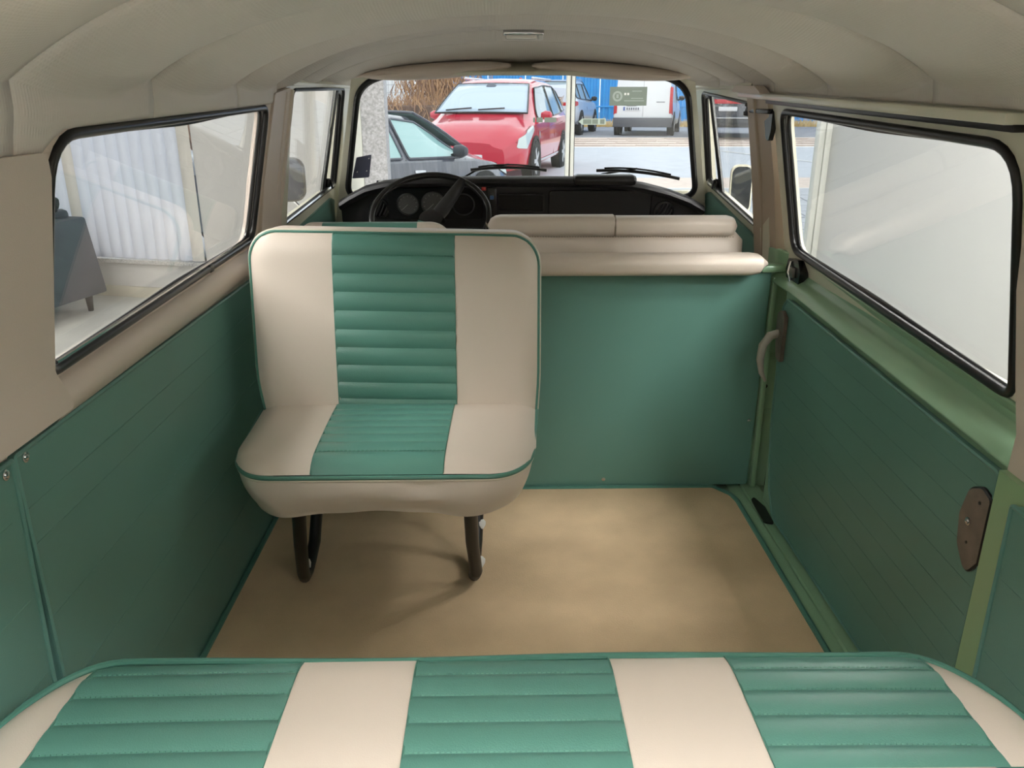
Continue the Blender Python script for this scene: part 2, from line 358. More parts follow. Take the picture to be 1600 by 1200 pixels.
# handle cover plate, handle and rear cover plate
hp = MB().slab([rloop([(2.225, .500), (2.262, .512), (2.283, .575), (2.283, .640), (2.256, .655), (2.225, .64)], .012)], lambda y, z: (.8405, y, z), (-.012, 0, 0)).build('handle_plate', BRONZE, sd)
hd = MB().tube([(.835, 2.262, .585), (.808, 2.265, .575), (.790, 2.268, .545), (.785, 2.268, .50), (.792, 2.262, .46), (.805, 2.256, .435)], [.012, .014, .013, .011, .008, .004], n=10, flat=.75).build('door_handle', mat('grey_handle', (150, 146, 136), .4), sd)
cpl = MB().slab([rloop([(1.198, .470), (1.198, .592), (1.225, .602), (1.258, .585), (1.272, .53), (1.262, .475), (1.225, .432)], [0, .01, .02, .03, .03, .03, .03])], lambda y, z: (.8405, y, z), (-.006, 0, 0)).build('cover_plate', BRONZE, sd)
MB().tube([(.8390, p[0], p[1]) for p in rloop([(1.198, .470), (1.198, .592), (1.225, .602), (1.258, .585), (1.272, .53), (1.262, .475), (1.225, .432)], [0, .01, .02, .03, .03, .03, .03], sub=.05)], .004, True, 6).build('plate_gasket', RUBBER, cpl)
scr('screw', (.8345, 1.243, .528), (-1, 0, 0), cpl, .005); 
for (a, b) in ((1.222, .575), (1.235, .49)): MB().lathe([(.003, 0), (.003, .001), (.001, .0012)], Matrix.Translation((.834, a, b)) @ Matrix.Rotation(-PI / 2, 4, 'Y'), 10).build('screw_hole', RUBBER, cpl)
# upper door rail with roller bracket
rl = MB().box((.770, 0, -.009), (.806, 1.44, .009), .003, Matrix.Translation((0, 1.262, 1.2065)) @ Matrix.Rotation(.0300, 4, 'X')).build('trim_8', CREAM)
struct(rl, 'cream steel guide rail above the sliding door', 'trim')
MB().box((.786, 0, -.020), (.812, 1.2, -.008), .002, Matrix.Translation((0, 1.262, 1.2065)) @ Matrix.Rotation(.0300, 4, 'X')).build('rail_slot', RUBBER, rl)
MB().slab([rloop([(2.42, 1.247), (2.74, 1.258), (2.70, 1.275), (2.50, 1.272)], .006)], lambda y, z: (.79, y, z), (-.03, 0, 0)).build('rail_cap', TRIMB, rl)
rb = thing('roller_bracket', 'black roller bracket where the sliding door hangs from its rail', 'bracket', (.80, 2.5, 1.20))
MB().box((-.012, -.06, -.006), (.012, .17, .008), .004).build('arm', BLACKS, rb)
MB().lathe([(.004, -.022), (.016, -.018), (.016, -.006), (.009, -.004), (.009, .008), (.014, .010), (.014, .020), (.004, .024)], Matrix.Translation((-.004, .15, .004)), 14).build('roller', RUBBER, rb)
MB().slab([rloop([(-.07, .004), (.03, .004), (.0, -.02), (-.03, -.075), (-.055, -.082), (-.07, -.05)], .008)], lambda y, z: (.0, y, z), (.014, 0, 0)).build('hinge_foot', BLACKS, rb)
struct(MB().slab([rloop([(1.18, 1.20), (2.75, 1.243), (2.75, 1.33), (1.18, 1.33)], 0)], lambda y, z: (.808, y, z), (.04, 0, 0)).build('wall_right_header', CREAM), 'cream header above the sliding door rail', 'wall')
# right B pillar
rp = MB().slab([rloop([(2.452, .722), (2.640, .722), (2.640, 1.0), (2.628, 1.26), (2.462, 1.25), (2.452, 1.0)], .01)], lambda y, z: Vector(CDR(y, z)) + Vector((-.028, 0, 0)), (.06, 0, 0)).build('trim_9', mat('brown_beige_vinyl', (172, 156, 138), .45)); struct(rp, 'taupe covered pillar between bulkhead and sliding door', 'trim')
MB().tube([Vector(CDR(2.56, z)) + Vector((-.028, 0, 0)) for z in (.725, .9, 1.1, 1.25)], .007, n=8).build('pillar_seam', MATS['brown_beige_vinyl'], rp)
MB().lathe([(.009, 0), (.009, .012), (.006, .018)], Matrix.Translation((.870, 2.462, .712)), 12).build('pillar_plug', TRIMB, rp)
# green door jamb beside the bulkhead
jb = MB().slab([rloop([(.842, 0), (.90, 0), (.93, .75), (.842, .75)], 0)], lambda x, z: (x, 2.425, z), (0, .04, 0)).build('wall_right_jamb', GREEN); struct(jb, 'pastel green painted jamb beside the bulkhead', 'wall')
MB().box((.846, 2.40, .0), (.862, 2.425, .72), .004).build('jamb_fold', GREEN, jb)
for z in (.28, .47): MB().tube([(.848, 2.423, z), (.895, 2.423, z)], .0016, n=5).build('jamb_seam', GREEN, jb)
MB().lathe([(.007, 0), (.007, .003), (.002, .004)], Matrix.Translation((.866, 2.4235, .36)) @ Matrix.Rotation(PI / 2, 4, 'X'), 12).build('jamb_hole', RUBBER, jb)
struct(MB().box((.806, 2.395, .735), (.885, 2.45, .758), .008).build('trim_10', GREEN), 'pastel green ledge at the right end of the padded roll', 'trim')
# sill of the sliding door
sl = MB().grid(lambda u, v: (lerpt([(0, .772), (.25, .800), (.4, .812), (.5, .815), (.6, .822), (.8, .850), (1, .875)], v), .9 + 1.53 * u, lerpt([(0, .003), (.25, .005), (.4, .005), (.5, -.008), (.6, .006), (.8, .008), (1, .008)], v)), 8, 20).build('trim_11', GREEN, ang=25)
struct(sl, 'pastel green step sill along the sliding door', 'trim')
MB().slab([rloop([(.812, 2.155), (.842, 2.14), (.848, 2.25), (.832, 2.32), (.818, 2.30)], .012)], lambda x, y: (x, y, .0095), (0, 0, .004)).build('drain_slot', RUBBER, sl)
struct(MB().slab([rloop([(.83, .18), (.835, 2.30), (.85, 2.30), (.85, .18)], 0)], lambda x, y: (x + .02, y, .0), (0, 0, .02)).build('trim_12', GREEN), 'green lip under the sliding door panel', 'trim')
# right rear pillar and panels
def RW(y, z): return (.845 - .10 * (max(z, .7) - .7), y, z)
wr = MB().slab([rloop([(-.32, .62), (1.188, .655), (1.183, .72), (1.200, .80), (1.225, .95), (1.225, 1.14), (1.215, 1.225), (-.32, 1.225)], 0)], RW, (.03, 0, 0)).build('wall_right', TRIMB)
struct(wr, 'beige vinyl rear side wall right of the sliding door', 'wall')
jr = MB().slab([rloop([(1.085, 0), (1.188, 0), (1.188, .655), (1.085, .652)], 0)], lambda y, z: (.832, y, z), (.05, 0, 0)).build('trim_13', mat('light_green_paint', (140, 176, 134), .3, coat=.3)); struct(jr, 'light green painted post behind the sliding door', 'trim')
pr = panel('trim_14', [(-.3, .004), (1.105, .004), (1.115, .628), (-.3, .62)], .815, .014, TEALP, 'teal vinyl wall panel beside the right end of the rear bench', 'panel', lines=[(.5, .5), (.36, .36)], y0=-.28, y1=1.1)
struct(box('wall_right_outer', (.91, -.32, -.35), (.95, 3.1, .745), CREAM, None, .01), 'steel outer side behind the right panels', 'wall')

# ---- floor, carpet, bulkhead
struct(box('floor', (-.74, -.32, -.06), (.92, 2.44, -.001), GREEN, None, .004), 'painted steel floor under the tan carpet', 'floor')
cpts = [(-.692, .912), (.772, .912), (.774, 2.30), (.765, 2.345), (.72, 2.405), (-.692, 2.405)]
cr = [.01, .01, .04, .04, .03, .01]
cg = MB().slab([rloop(cpts, cr)], lambda x, y: (x, y, .0), (0, 0, .008)).build('carpet', CARPET); tag(cg, 'tan carpet with teal bound edge on the bus floor', 'carpet')
MB().tube([(p[0], p[1], .007) for p in rloop(cpts, cr, sub=.15)], .0085, True, 8).build('bound_edge', PIPE, cg)
bk = MB().slab([rloop([(-.70, .012), (.836, .012), (.840, .35), (.842, .738), (-.70, .738)], [.004, .01, 0, .004, .004])], lambda x, z: (x, 2.413, z), (0, .02, 0)).build('wall_front', TEALP)
struct(bk, 'teal vinyl covered bulkhead behind the front seats', 'wall')
scr('screw', (.352, 2.4125, .035), (0, -1, 0), bk, .004); scr('screw', (.822, 2.4125, .245), (0, -1, 0), bk, .004); 
struct(box('wall_front_core', (-.72, 2.432, -.05), (.91, 2.46, .73), DARKIN, None, .004), 'steel core of the bulkhead', 'wall')
# padded roll on top of the bulkhead
def rollp(u, v):
    x = -.68 + 1.495 * u; a = -PI * .62 + v * PI * 1.52
    e = min(1, (1 - u) * 60) ** .5
    return (x, 2.385 - .052 * math.cos(a) * e - .005 * math.sin(x * 7), .768 + .036 * math.sin(a) * (.4 + .6 * e) + .003)
def rollq(u, v):
    x = -.68 + 1.492 * u; a = v * 2 * PI; e = min(1, max(0, (1 - u)) * 45) ** .5; e = .25 + .75 * e
    cx, cy = 2.378, .768; c = math.cos(a); s = math.sin(a)
    r = 1 / (abs(c) ** 3 + abs(s) ** 3) ** (1 / 3)
    return (x - (.012 if s < 0 else 0) * (u > .9) * -s, cx + .058 * c * r * e, cy + .031 * s * r * e)
pr_ = thing('padded_roll', 'padded beige vinyl roll lying along the top of the bulkhead', 'cushion', (0, 0, 0))
m_ = MB().grid(rollq, 60, 28); m_.build('cover', BEIGE, pr_)
MB().slab([[(2.378 + .0147 * math.cos(k * PI / 6), .768 + .008 * math.sin(k * PI / 6)) for k in range(12)]], lambda y, z: (.811, y, z), (.001, 0, 0)).build('end_cap', BEIGE, pr_)

# ---- cab floor and windscreen surround
struct(box('floor_cab', (-.78, 2.46, .02), (.94, 3.45, .05), DARKIN, None, .004), 'dark floor of the driver cab', 'floor')
struct(box('wall_front_cab', (-.66, 3.36, .05), (.84, 3.42, .88), CREAM, None, .01), 'front panel of the cab below the windscreen', 'wall')
def WS(s, t): return (.10 + s * (.70 - .10 * t), 3.36 - .12 * t - .16 * s * s, .885 + t * (.455 - .035 * s * s))
ws_pts = [(-.975, -.06), (.975, -.06), (.985, 1.0), (-.985, 1.0)]; ws_r = [.15, .15, .19, .19]
ws_h = rloop(ws_pts, ws_r, n=10, sub=.08)
fr = MB().slab([rloop([(-1.015, -.75), (1.015, -.75), (1.03, 1.06), (-1.03, 1.06)], .03, sub=.08), ws_h[::-1]], WS, (0, .02, 0)).build('wall_front_frame', CREAM)
struct(fr, 'cream painted windscreen frame and front pillars', 'wall')
w2 = thing('window_2', 'wide curved windscreen in black rubber', 'window', kind='structure')
SS = 26
MB().grid(lambda u, v: Vector(WS(-1 + 2 * u, -.07 + 1.09 * v)) + Vector((0, .012, 0)), SS, 10).build('pane', GLASS, w2)
MB().tube([Vector(WS(*p)) + Vector((0, -.004, 0)) for p in ws_h], .012, True, 8).build('seal', RUBBER, w2)
# little stickers on the windscreen's driver side
st = MB().slab([rloop([(-.962, .14), (-.872, .145), (-.872, .35), (-.952, .33)], .01)], lambda s, t: Vector(WS(s, t)) + Vector((0, .008, 0)), (0, .001, 0)).build('windscreen_sticker', mat('blue_grey_print', (92, 96, 118), .5)); tag(st, 'dark blue-grey sticker in the lower left windscreen corner', 'sticker')
for (s, t) in ((-.94, .2), (-.89, .205), (-.885, .315)): MB().lathe([(.003, 0), (.003, .0006), (.001, .0007)], Matrix.Translation(Vector(WS(s, t)) + Vector((0, .0078, 0))) @ Matrix.Rotation(PI / 2, 4, 'X'), 8).build('sticker_dot', WHITEP, st)
st2 = MB().slab([rloop([(-.83, .062), (-.675, .068), (-.675, .088), (-.83, .082)], 0), rloop([(-.82, .068), (-.76, .070), (-.76, .080), (-.82, .078)], 0)[::-1]], lambda s, t: Vector(WS(s, t + .03)) + Vector((0, .008, 0)), (0, .001, 0)).build('windscreen_label', mat('dark_print', (60, 58, 66), .5)); tag(st2, 'thin dark printed strip low on the windscreen before the granite column', 'sticker')

# ================================================================== SEATS
def nrm3(fn, a, b, e=1e-3):
    p = Vector(fn(a, b)); return (Vector(fn(a + e, b)) - p).cross(Vector(fn(a, b + e)) - p).normalized()
def pleat(parent, name, fn, a0, a1, b0, b1, m, amp=.006, nu=24, nv=8, flip=1):
    """one stitched pleat: the piece a0..a1 x b0..b1 of a surface, bulging between its seams"""
    def g(u, v):
        a = a0 + (a1 - a0) * u; b = b0 + (b1 - b0) * v; w = 1 - abs(2 * v - 1) ** 2.6
        return Vector(fn(a, b)) + nrm3(fn, a, b) * flip * (amp * w - .0015)
    o = MB().grid(g, nu, nv).build(name, m, parent, ang=180); return o
def band(parent, name, fn, aL, aR, b0, b1, m, nu=14, nv=30, amp=0.0, flip=1):
    """plain upholstery band; aL / aR give its edges for each b"""
    def g(u, v):
        b = b0 + (b1 - b0) * v; a = aL(b) + (aR(b) - aL(b)) * u
        return Vector(fn(a, b)) + nrm3(fn, a, b) * flip * amp
    return MB().grid(g, nu, nv).build(name, m, parent, ang=180)
def stitches(parent, pts, m=STITCH, step=.0075, r=.0011):
    mb = MB(); L = 0
    for p, q in zip(pts, pts[1:]):
        p = Vector(p); q = Vector(q); d = q - p; n = max(1, int(d.length / step))
        for k in range(n): mb.tube([p + d * ((k + .15) / n), p + d * ((k + .75) / n)], r, n=4)
    o = mb.build('stitching', m, parent); o['kind'] = 'stuff'; return o

# ---- middle seat ------------------------------------------------------------------------------
ms = thing('bench_seat', 'two-person middle seat, beige with pleated teal centre, standing on black legs', 'seat', (-.25, 1.88, 0))
def under(o, root):      # keep world-space meshes in place under a root that stands at its base
    for c in list(root.children):
        c.matrix_parent_inverse = root.matrix_world.inverted()
def finish(root):
    bpy.context.view_layer.update()
    for c in root.children:
        if not c.get('_set'): c.matrix_parent_inverse = Matrix.Translation(-Vector(root.location))
bL, bR, bT, bB = -.628, .106, .921, .44      # backrest outline
RC = .075
def bxL(z):
    t = z - (bT - RC); c = .014 * max(0, (.56 - z) / .1) ** 1.3
    return bL + c + (RC - math.sqrt(max(0, RC * RC - t * t)) if t > 0 else 0) * .9
def bxR(z):
    t = z - (bT - RC); c = .006 * max(0, (.56 - z) / .1)
    return bR - c - (RC - math.sqrt(max(0, RC * RC - t * t)) if t > 0 else 0) * .9
def bplane(z): return 1.985 + (z - .47) * .135
def tiltz(x): return -.016 * (x - bL) / (bR - bL)
def BF(x, z):
    e = max(0, min(x - bxL(z), bxR(z) - x, (bT - z))); k = min(1, e / .055); bul = .020 * (1 - (1 - k) ** 2.2)
    q = (x - (bL + bR) / 2) / .37; bul += .012 * (1 - min(1, q * q)) * (1 - min(1, ((z - .69) / .26) ** 2))
    return (x, bplane(z) - bul, z + tiltz(x))
e1, e2 = -.411, -.111
backrest = bpy.data.objects.new('backrest', None); put(backrest, ms); backrest.empty_display_size = .02
zt = bT - .0005
band(backrest, 'side_band', BF, bxL, lambda z: e1 - .004 + .006 * max(0, (.6 - z) / .15), bB, zt, BEIGE, 16, 40, flip=1)
band(backrest, 'side_band', BF, lambda z: e2 + .002, bxR, bB, zt, BEIGE, 16, 40)
PZ = [.921, .873, .826, .780, .733, .685, .639, .593, .547, .503, .455]
for k in range(len(PZ) - 1):
    pleat(backrest, 'pleat', BF, e1 - .003, e2 + .003, PZ[k + 1], PZ[k] - (.0006 if k == 0 else 0), TEAL, .0055, 20, 8, 1)
stitches(backrest, [(x, BF(x, .873)[1] - .0015, .873 + tiltz(x)) for x in [e1 + i * .03 for i in range(11)]])
for x in (e1 - .0035, e2 + .0025):
    MB().tube([Vector(BF(x, z)) + Vector((0, .0005, 0)) for z in [bB + i * (zt - bB) / 20 for i in range(21)]], .0022, n=5).build('band_seam', PIPE, backrest)
ol = [(bxL(z), z) for z in [bB + i * (bT - RC - bB) / 12 for i in range(12)]]
ol += [(bxL(bT - RC + RC * math.sin(a)), bT - RC + RC * math.sin(a)) for a in [i * PI / 20 for i in range(11)]]
ol += [(x, bT) for x in [bxL(bT) + (bxR(bT) - bxL(bT)) * i / 14 for i in range(1, 14)]]
ol += [(bxR(bT - RC + RC * math.sin(a)), bT - RC + RC * math.sin(a)) for a in [PI / 2 - i * PI / 20 for i in range(11)]]
ol += [(bxR(z), z) for z in [bT - RC - i * (bT - RC - bB) / 12 for i in range(1, 13)]]
def obk(i, d, grow=0): x, z = ol[i]; return Vector((x + grow * (1 if x > -.25 else -1) * (z < bT - .01), bplane(z) + d, z + tiltz(x) + grow * (z > bT - RC)))
MB().tube([obk(i, .0, .001) for i in range(len(ol))], .0036, n=8).build('front_piping', PIPE, backrest)
MB().tube([obk(i, .009, .002) for i in range(len(ol))], .006, n=8).build('cream_piping', PIPEW, backrest)
N_ = len(ol) - 1
MB().grid(lambda u, v: obk(min(N_, round(u * N_)), .004 + .10 * v, .004 * math.sin(PI * v)), N_, 6).build('gusset', BEIGE, backrest)
MB().grid(lambda u, v: obk(min(N_, round(u * N_)), .104).lerp(Vector((-.26, bplane(.65) + .115, .65)), v), N_, 6).build('back_cover', BEIGE, backrest)

# seat cushion: generic builder, also used for the rear bench
def cushion(root, xl, xr, yf, yb, zt, cx, cy, edges, mats, plx, crown, edge_drop, skirt_h, skirt_fn, amp, skew=0.0, flare=None):
    cu = bpy.data.objects.new('seat_cushion', None); put(cu, root); cu.empty_display_size = .02
    def front(x):
        t = 0
        if x < xl + cx: t = (xl + cx - x) / cx
        elif x > xr - cx: t = (x - (xr - cx)) / cx
        t = min(1, max(0, t)); return yf + cy - cy * math.sqrt(max(0, 1 - t ** 2.2)) if yf < yb else yf - cy + cy * math.sqrt(max(0, 1 - t ** 2.2))
    sg = 1 if yf < yb else -1
    def shear(x, y): return x + skew * (y - yf)
    def fl(x, y):
        return 0 if flare is None else flare * max(0, (abs(y - yf)) / abs(yb - yf)) * ((x - (xl + xr) / 2) / ((xr - xl) / 2))
    def T(x, y):
        e = max(0, min(x - xl, xr - x, (y - front(x)) * sg)); k = min(1, e / .06)
        z = zt - edge_drop * (1 - k) ** 2.2
        q = (x - (xl + xr) / 2) / ((xr - xl) / 2); w = abs(y - yf) / abs(yb - yf)
        z += crown * (1 - q * q * q * q) * math.sin(PI * min(1, .15 + .75 * w))
        return (x + fl(x, y), y, z)
    return cu, front, T, sg
cu, mfront, MT, sg = cushion(ms, -.607, .083, 1.592, 1.995, .476, .110, .150, None, None, None, .010, .022, .12, None, .004, flare=.020)
f1, f2 = -.412, -.122
def mband(nm, xa, xb, m):
    def g(u, v):
        x = xa + (xb - xa) * u; y0 = mfront(x) + .0005; y = y0 + (1.995 - y0) * v; return MT(x, y)
    MB().grid(g, 16, 24).build(nm, m, cu, ang=180)
mband('side_band', -.607, f1, BEIGE); mband('side_band', f2, .083, BEIGE)
PY = [1.5925, 1.665, 1.716, 1.762, 1.806, 1.848, 1.890, 1.932, 1.990]
for k in range(len(PY) - 1): pleat(cu, 'pleat', MT, f1, f2, PY[k], PY[k + 1], TEAL, .0045, 18, 8, 1)
stitches(cu, [(x, 1.665, MT(x, 1.665)[2] + .0004) for x in [f1 + .004 + i * .0287 for i in range(11)]])
for x in (f1, f2): MB().tube([Vector(MT(x, y)) for y in [1.5935 + i * .02 for i in range(20)]], .0022, n=5).build('band_seam', PIPE, cu)
xs = [-.607 + .69 * (0.5 - .5 * math.cos(PI * i / 60)) for i in range(61)]
path = [(-.607 - .020 * (1 - i / 8), 1.995 - (1.995 - mfront(-.607)) * i / 8) for i in range(8)] + [(x, mfront(x)) for x in xs] + [(.083 + .020 * i / 8, mfront(.083) + (1.995 - mfront(.083)) * i / 8) for i in range(1, 9)]
MB().tube([(x, y - .001, .452) for x, y in path], .0055, n=8).build('piping', PIPE, cu)
MB().tube([(x, y - .0005, .4445) for x, y in path], .0035, n=8).build('cream_piping', PIPEW, cu)
def mskirt(u, v):
    i = min(len(path) - 1, round(u * (len(path) - 1))); x, y = path[i]
    zb = .352 + .002 * math.sin(40 * x)
    zb -= .013 * math.exp(-((x + .485) / .085) ** 2) + .015 * math.exp(-((x + .075) / .075) ** 2)
    zb += .006 * max(0, (abs(x + .262) - .30) / .05)
    cxx = -.262; k = v ** 1.3
    bow = .010 * math.sin(PI * min(1, v * 1.1))
    wr = .004 * math.exp(-((x + .16) / .04) ** 2) * math.sin(v * 9)
    return (x - (x - cxx) * .055 * k, y + .030 * k - bow + wr, .447 + (zb - .447) * v)
MB().grid(mskirt, len(path) - 1, 16).build('skirt', BEIGE, cu, ang=180)
box('seat_frame', (-.535, 1.68, .358), (.015, 1.97, .40), BLACKS, ms, .01)
# V-shaped tube legs with white cap bolts
for lx, k in ((-.520, 0), (-.066, 1)):
    pts = [(lx + .058 * (1 - k) , 1.655, .36), (lx + .03 * (1 - k), 1.74, .2), (lx + .006, 1.825, .062), (lx, 1.855, .031), (lx, 1.885, .027), (lx, 1.92, .035), (lx + .004, 1.975, .067), (lx + .01, 2.05, .2), (lx + .012, 2.09, .36)]
    lg = MB().tube(pts, .0165, n=12).build('leg', mat('black_leg_paint', (13, 13, 13), .4), ms)
    for (yy, zz) in (((1.862, .064),) if k == 0 else ((1.862, .066), (1.995, .105))):
        MB().lathe([(.014, -.008), (.014, .006), (.010, .014), (.002, .017)], Matrix.Translation((lx + (.014 if k else .004), yy, zz)) @ Matrix.Rotation(-.6 if k == 0 else -.3, 4, 'X') @ Matrix.Rotation(.5 if k else 0, 4, 'Y'), 12).build('bolt_cap', WHITEP, lg)
finish(ms)

# ---- rear bench -------------------------------------------------------------------------------
rbn = thing('rear_bench', 'wide rear bench, three pleated teal fields between beige bands, nearest the camera', 'bench', (.02, .7, 0))
RX0, RX1, RYF, RYB, RZ = -.676, .716, .985, .44, .456
cu2, rfront, RT, _ = cushion(rbn, RX0, RX1, RYF, RYB, RZ, .13, .22, None, None, None, .010, .012, .1, None, .006)
RE = [-.588, -.290, -.121, .161, .336, .626]
# seams lean over the front edge
def curve_off(i, y):
    t = max(0, (y - (RYF - .06)) / .06); return (.016 * t * t) * [1, -1, 0, 0, -1, 1][i] * (1 if i < 3 else 1) * [1, -1, 0, 0, 1, -1][i] * [-1, 1, 0, 0, 1, -1][i] * [-1, 1, 1, 1, 1, -1][i]
def RTb(iL, iR):
    def fn(a, y):
        xa = (RX0 if iL < 0 else RE[iL]); xb = (RX1 if iR > 5 else RE[iR])
        x = xa + (xb - xa) * a; return RT(x, min(y, rfront(x)))
    return fn
def rband(nm, iL, iR, m):
    xa = (RX0 if iL < 0 else RE[iL]); xb = (RX1 if iR > 5 else RE[iR])
    def g(u, v):
        x = xa + (xb - xa) * u; y0 = rfront(x) - .0004; return RT(x, y0 + (RYB - y0) * v)
    MB().grid(g, 18, 30).build(nm, m, cu2, ang=180)
rband('side_band', -1, 0, BEIGE); rband('beige_band', 1, 2, BEIGE); rband('beige_band', 3, 4, BEIGE); rband('side_band', 5, 6, BEIGE)
PYR = {0: [.9845, .950, .902, .852, .798, .742, .685, .63, .575, .51, .445], 2: [.9845, .938, .893, .842, .788, .735, .68, .625, .57, .51, .445], 4: [.9845, .944, .897, .848, .794, .74, .683, .628, .572, .51, .445]}
for i in (0, 2, 4):
    P = PYR[i]
    for k in range(len(P) - 1):
        pleat(cu2, 'pleat', RT, RE[i] - .001, RE[i + 1] + .001, P[k + 1], P[k], TEAL, .0052 if k else .0025, 24, 9, 1)
    for y in P[1:-3]: stitches(cu2, [(x, y, RT(x, y)[2] + .0007) for x in [RE[i] + .006 + j * (RE[i + 1] - RE[i] - .012) / 10 for j in range(11)]], step=.0065, r=.0010)
for x in RE: MB().tube([Vector(RT(x, y)) + Vector((0, 0, .0012)) for y in [.9835 - j * .02 for j in range(27)]], .0016, n=5).build('band_seam', PIPE, cu2)
xr_ = [RX0 + (RX1 - RX0) * (0.5 - .5 * math.cos(PI * i / 80)) for i in range(81)]
rp_ = [(RX0, RYB + (rfront(RX0) - RYB) * i / 8) for i in range(8)] + [(x, rfront(x)) for x in xr_] + [(RX1, rfront(RX1) - (rfront(RX1) - RYB) * i / 8) for i in range(1, 9)]
MB().tube([(x, y + .003, RZ - .008 + .0025 * math.sin(9 * x)) for x, y in rp_], .0052, n=8).build('piping', PIPE, cu2)
MB().grid(lambda u, v: (lambda p: (p[0] - (p[0] - .02) * .06 * v, p[1] - .03 * v + .008 * math.sin(PI * v), RZ - .012 - .178 * v))(rp_[min(len(rp_) - 1, round(u * (len(rp_) - 1)))]), len(rp_) - 1, 8).build('skirt', BEIGE, cu2, ang=180)
box('pedestal', (-.66, .43, .004), (.70, .90, .40), TEALP, rbn, .01)
# backrest of the rear bench, its top just below the camera's view
bb = bpy.data.objects.new('backrest', None); put(bb, rbn); bb.empty_display_size = .02
def rbk(x0, x1):
    def g(u, v):
        x = x0 + (x1 - x0) * u; a = v * 2 * PI; c, s = math.cos(a), math.sin(a); r = 1 / (abs(c) ** 4 + abs(s) ** 4) ** .25
        z = .625 + .195 * s * r + (.010 * (-x) if s > 0 else 0); return (x, .405 - .055 * c * r - (z - .625) * .12, z)
    return g
for x0, x1, m, nm in ((-.66, -.585, BEIGE, 'side_band'), (-.585, -.29, TEAL, 'teal_band'), (-.29, -.121, BEIGE, 'beige_band'), (-.121, .161, TEAL, 'teal_band'), (.161, .336, BEIGE, 'beige_band'), (.336, .626, TEAL, 'teal_band'), (.626, .70, BEIGE, 'side_band')):
    MB().grid(rbk(x0, x1), 6, 32).build(nm, m, bb, ang=60)
finish(rbn)
struct(box('floor_rear', (-.74, -.32, .36), (.90, .34, .40), CARPET, None, .006), 'carpeted luggage deck behind the rear bench', 'floor')

# ---- front seats ------------------------------------------------------------------------------
def block_back(x0, x1, yc, z0, z1, dep, endl=0, endr=0, er=.035, tilt=.0, lean=.12):
    def g(u, v):
        x = x0 + (x1 - x0) * u; a = v * 2 * PI; c, s = math.cos(a), math.sin(a); r = 1 / (abs(c) ** 3.2 + abs(s) ** 3.2) ** (1 / 3.2)
        e = 1
        if endl: t = max(0, 1 - (x - x0) / er); e = min(e, math.sqrt(max(0, 1 - t * t)))
        if endr: t = max(0, 1 - (x1 - x) / er); e = min(e, math.sqrt(max(0, 1 - t * t)))
        zc = (z0 + z1) / 2; h = (z1 - z0) / 2 - er * (1 - e) * .9
        z = zc + h * s * r; return (x, yc - dep / 2 * c * r * (.25 + .75 * e) - (z - zc) * -lean, z + tilt * (x - x0))
    return g
ds = thing('driver_seat', 'driver seat seen from behind, teal centre between beige edges', 'seat', (-.38, 2.75, .05))
dr = bpy.data.objects.new('backrest', None); put(dr, ds); dr.empty_display_size = .02
MB().grid(block_back(-.618, -.549, 2.565, .34, .868, .10, endl=1, lean=.0), 14, 36).build('side_band', BEIGE, dr, ang=70)
MB().grid(block_back(-.549, -.251, 2.565, .34, .868, .102, lean=.0), 14, 36).build('centre_band', TEAL, dr, ang=70)
MB().grid(block_back(-.251, -.143, 2.565, .34, .868, .10, endr=1, er=.07, lean=.0), 18, 36).build('side_band', BEIGE, dr, ang=70)
MB().tube([(-.251, 2.585, .869), (-.2, 2.555, .860), (-.17, 2.53, .84), (-.155, 2.515, .80)], .003).build('piping', PIPE, dr)
box('seat_cushion', (-.62, 2.62, .30), (-.14, 2.98, .42), BEIGE, ds, .04)
box('seat_base', (-.58, 2.60, .05), (-.18, 2.9, .30), DARKIN, ds, .01)
finish(ds)
ps = thing('passenger_bench', 'beige front passenger bench seen from behind above the bulkhead', 'seat', (.38, 2.75, .05))
pk = bpy.data.objects.new('backrest', None); put(pk, ps); pk.empty_display_size = .02
MB().grid(block_back(-.035, .372, 2.575, (.822), .888, .10, endl=1, er=.05, lean=.0), 26, 30).build('upper_panel', BEIGE, pk, ang=70)
MB().grid(block_back(.374, .768, 2.575, .822, .884, .10, endr=1, er=.03, lean=.0), 26, 30).build('upper_panel', BEIGE, pk, ang=70)
MB().grid(block_back(-.035, .792, 2.580, .30, .836, .12, endl=1, endr=1, er=.03, lean=.0), 30, 36).build('lower_panel', BEIGE, pk, ang=70)
MB().tube([(.373, 2.5245, .828), (.373, 2.524, .852), (.373, 2.53, .875), (.373, 2.55, .888)], .003, n=6).build('centre_seam', STITCHB, pk)
stitches(pk, [(x, 2.5215, .828 - .004 * x) for x in [-.01 + i * .076 for i in range(11)]], STITCHB, .008, .0011)
box('seat_cushion', (-.04, 2.66, .30), (.78, 3.08, .42), BEIGE, ps, .04)
box('seat_base', (0, 2.64, .05), (.74, 3.0, .30), DARKIN, ps, .01)
finish(ps)

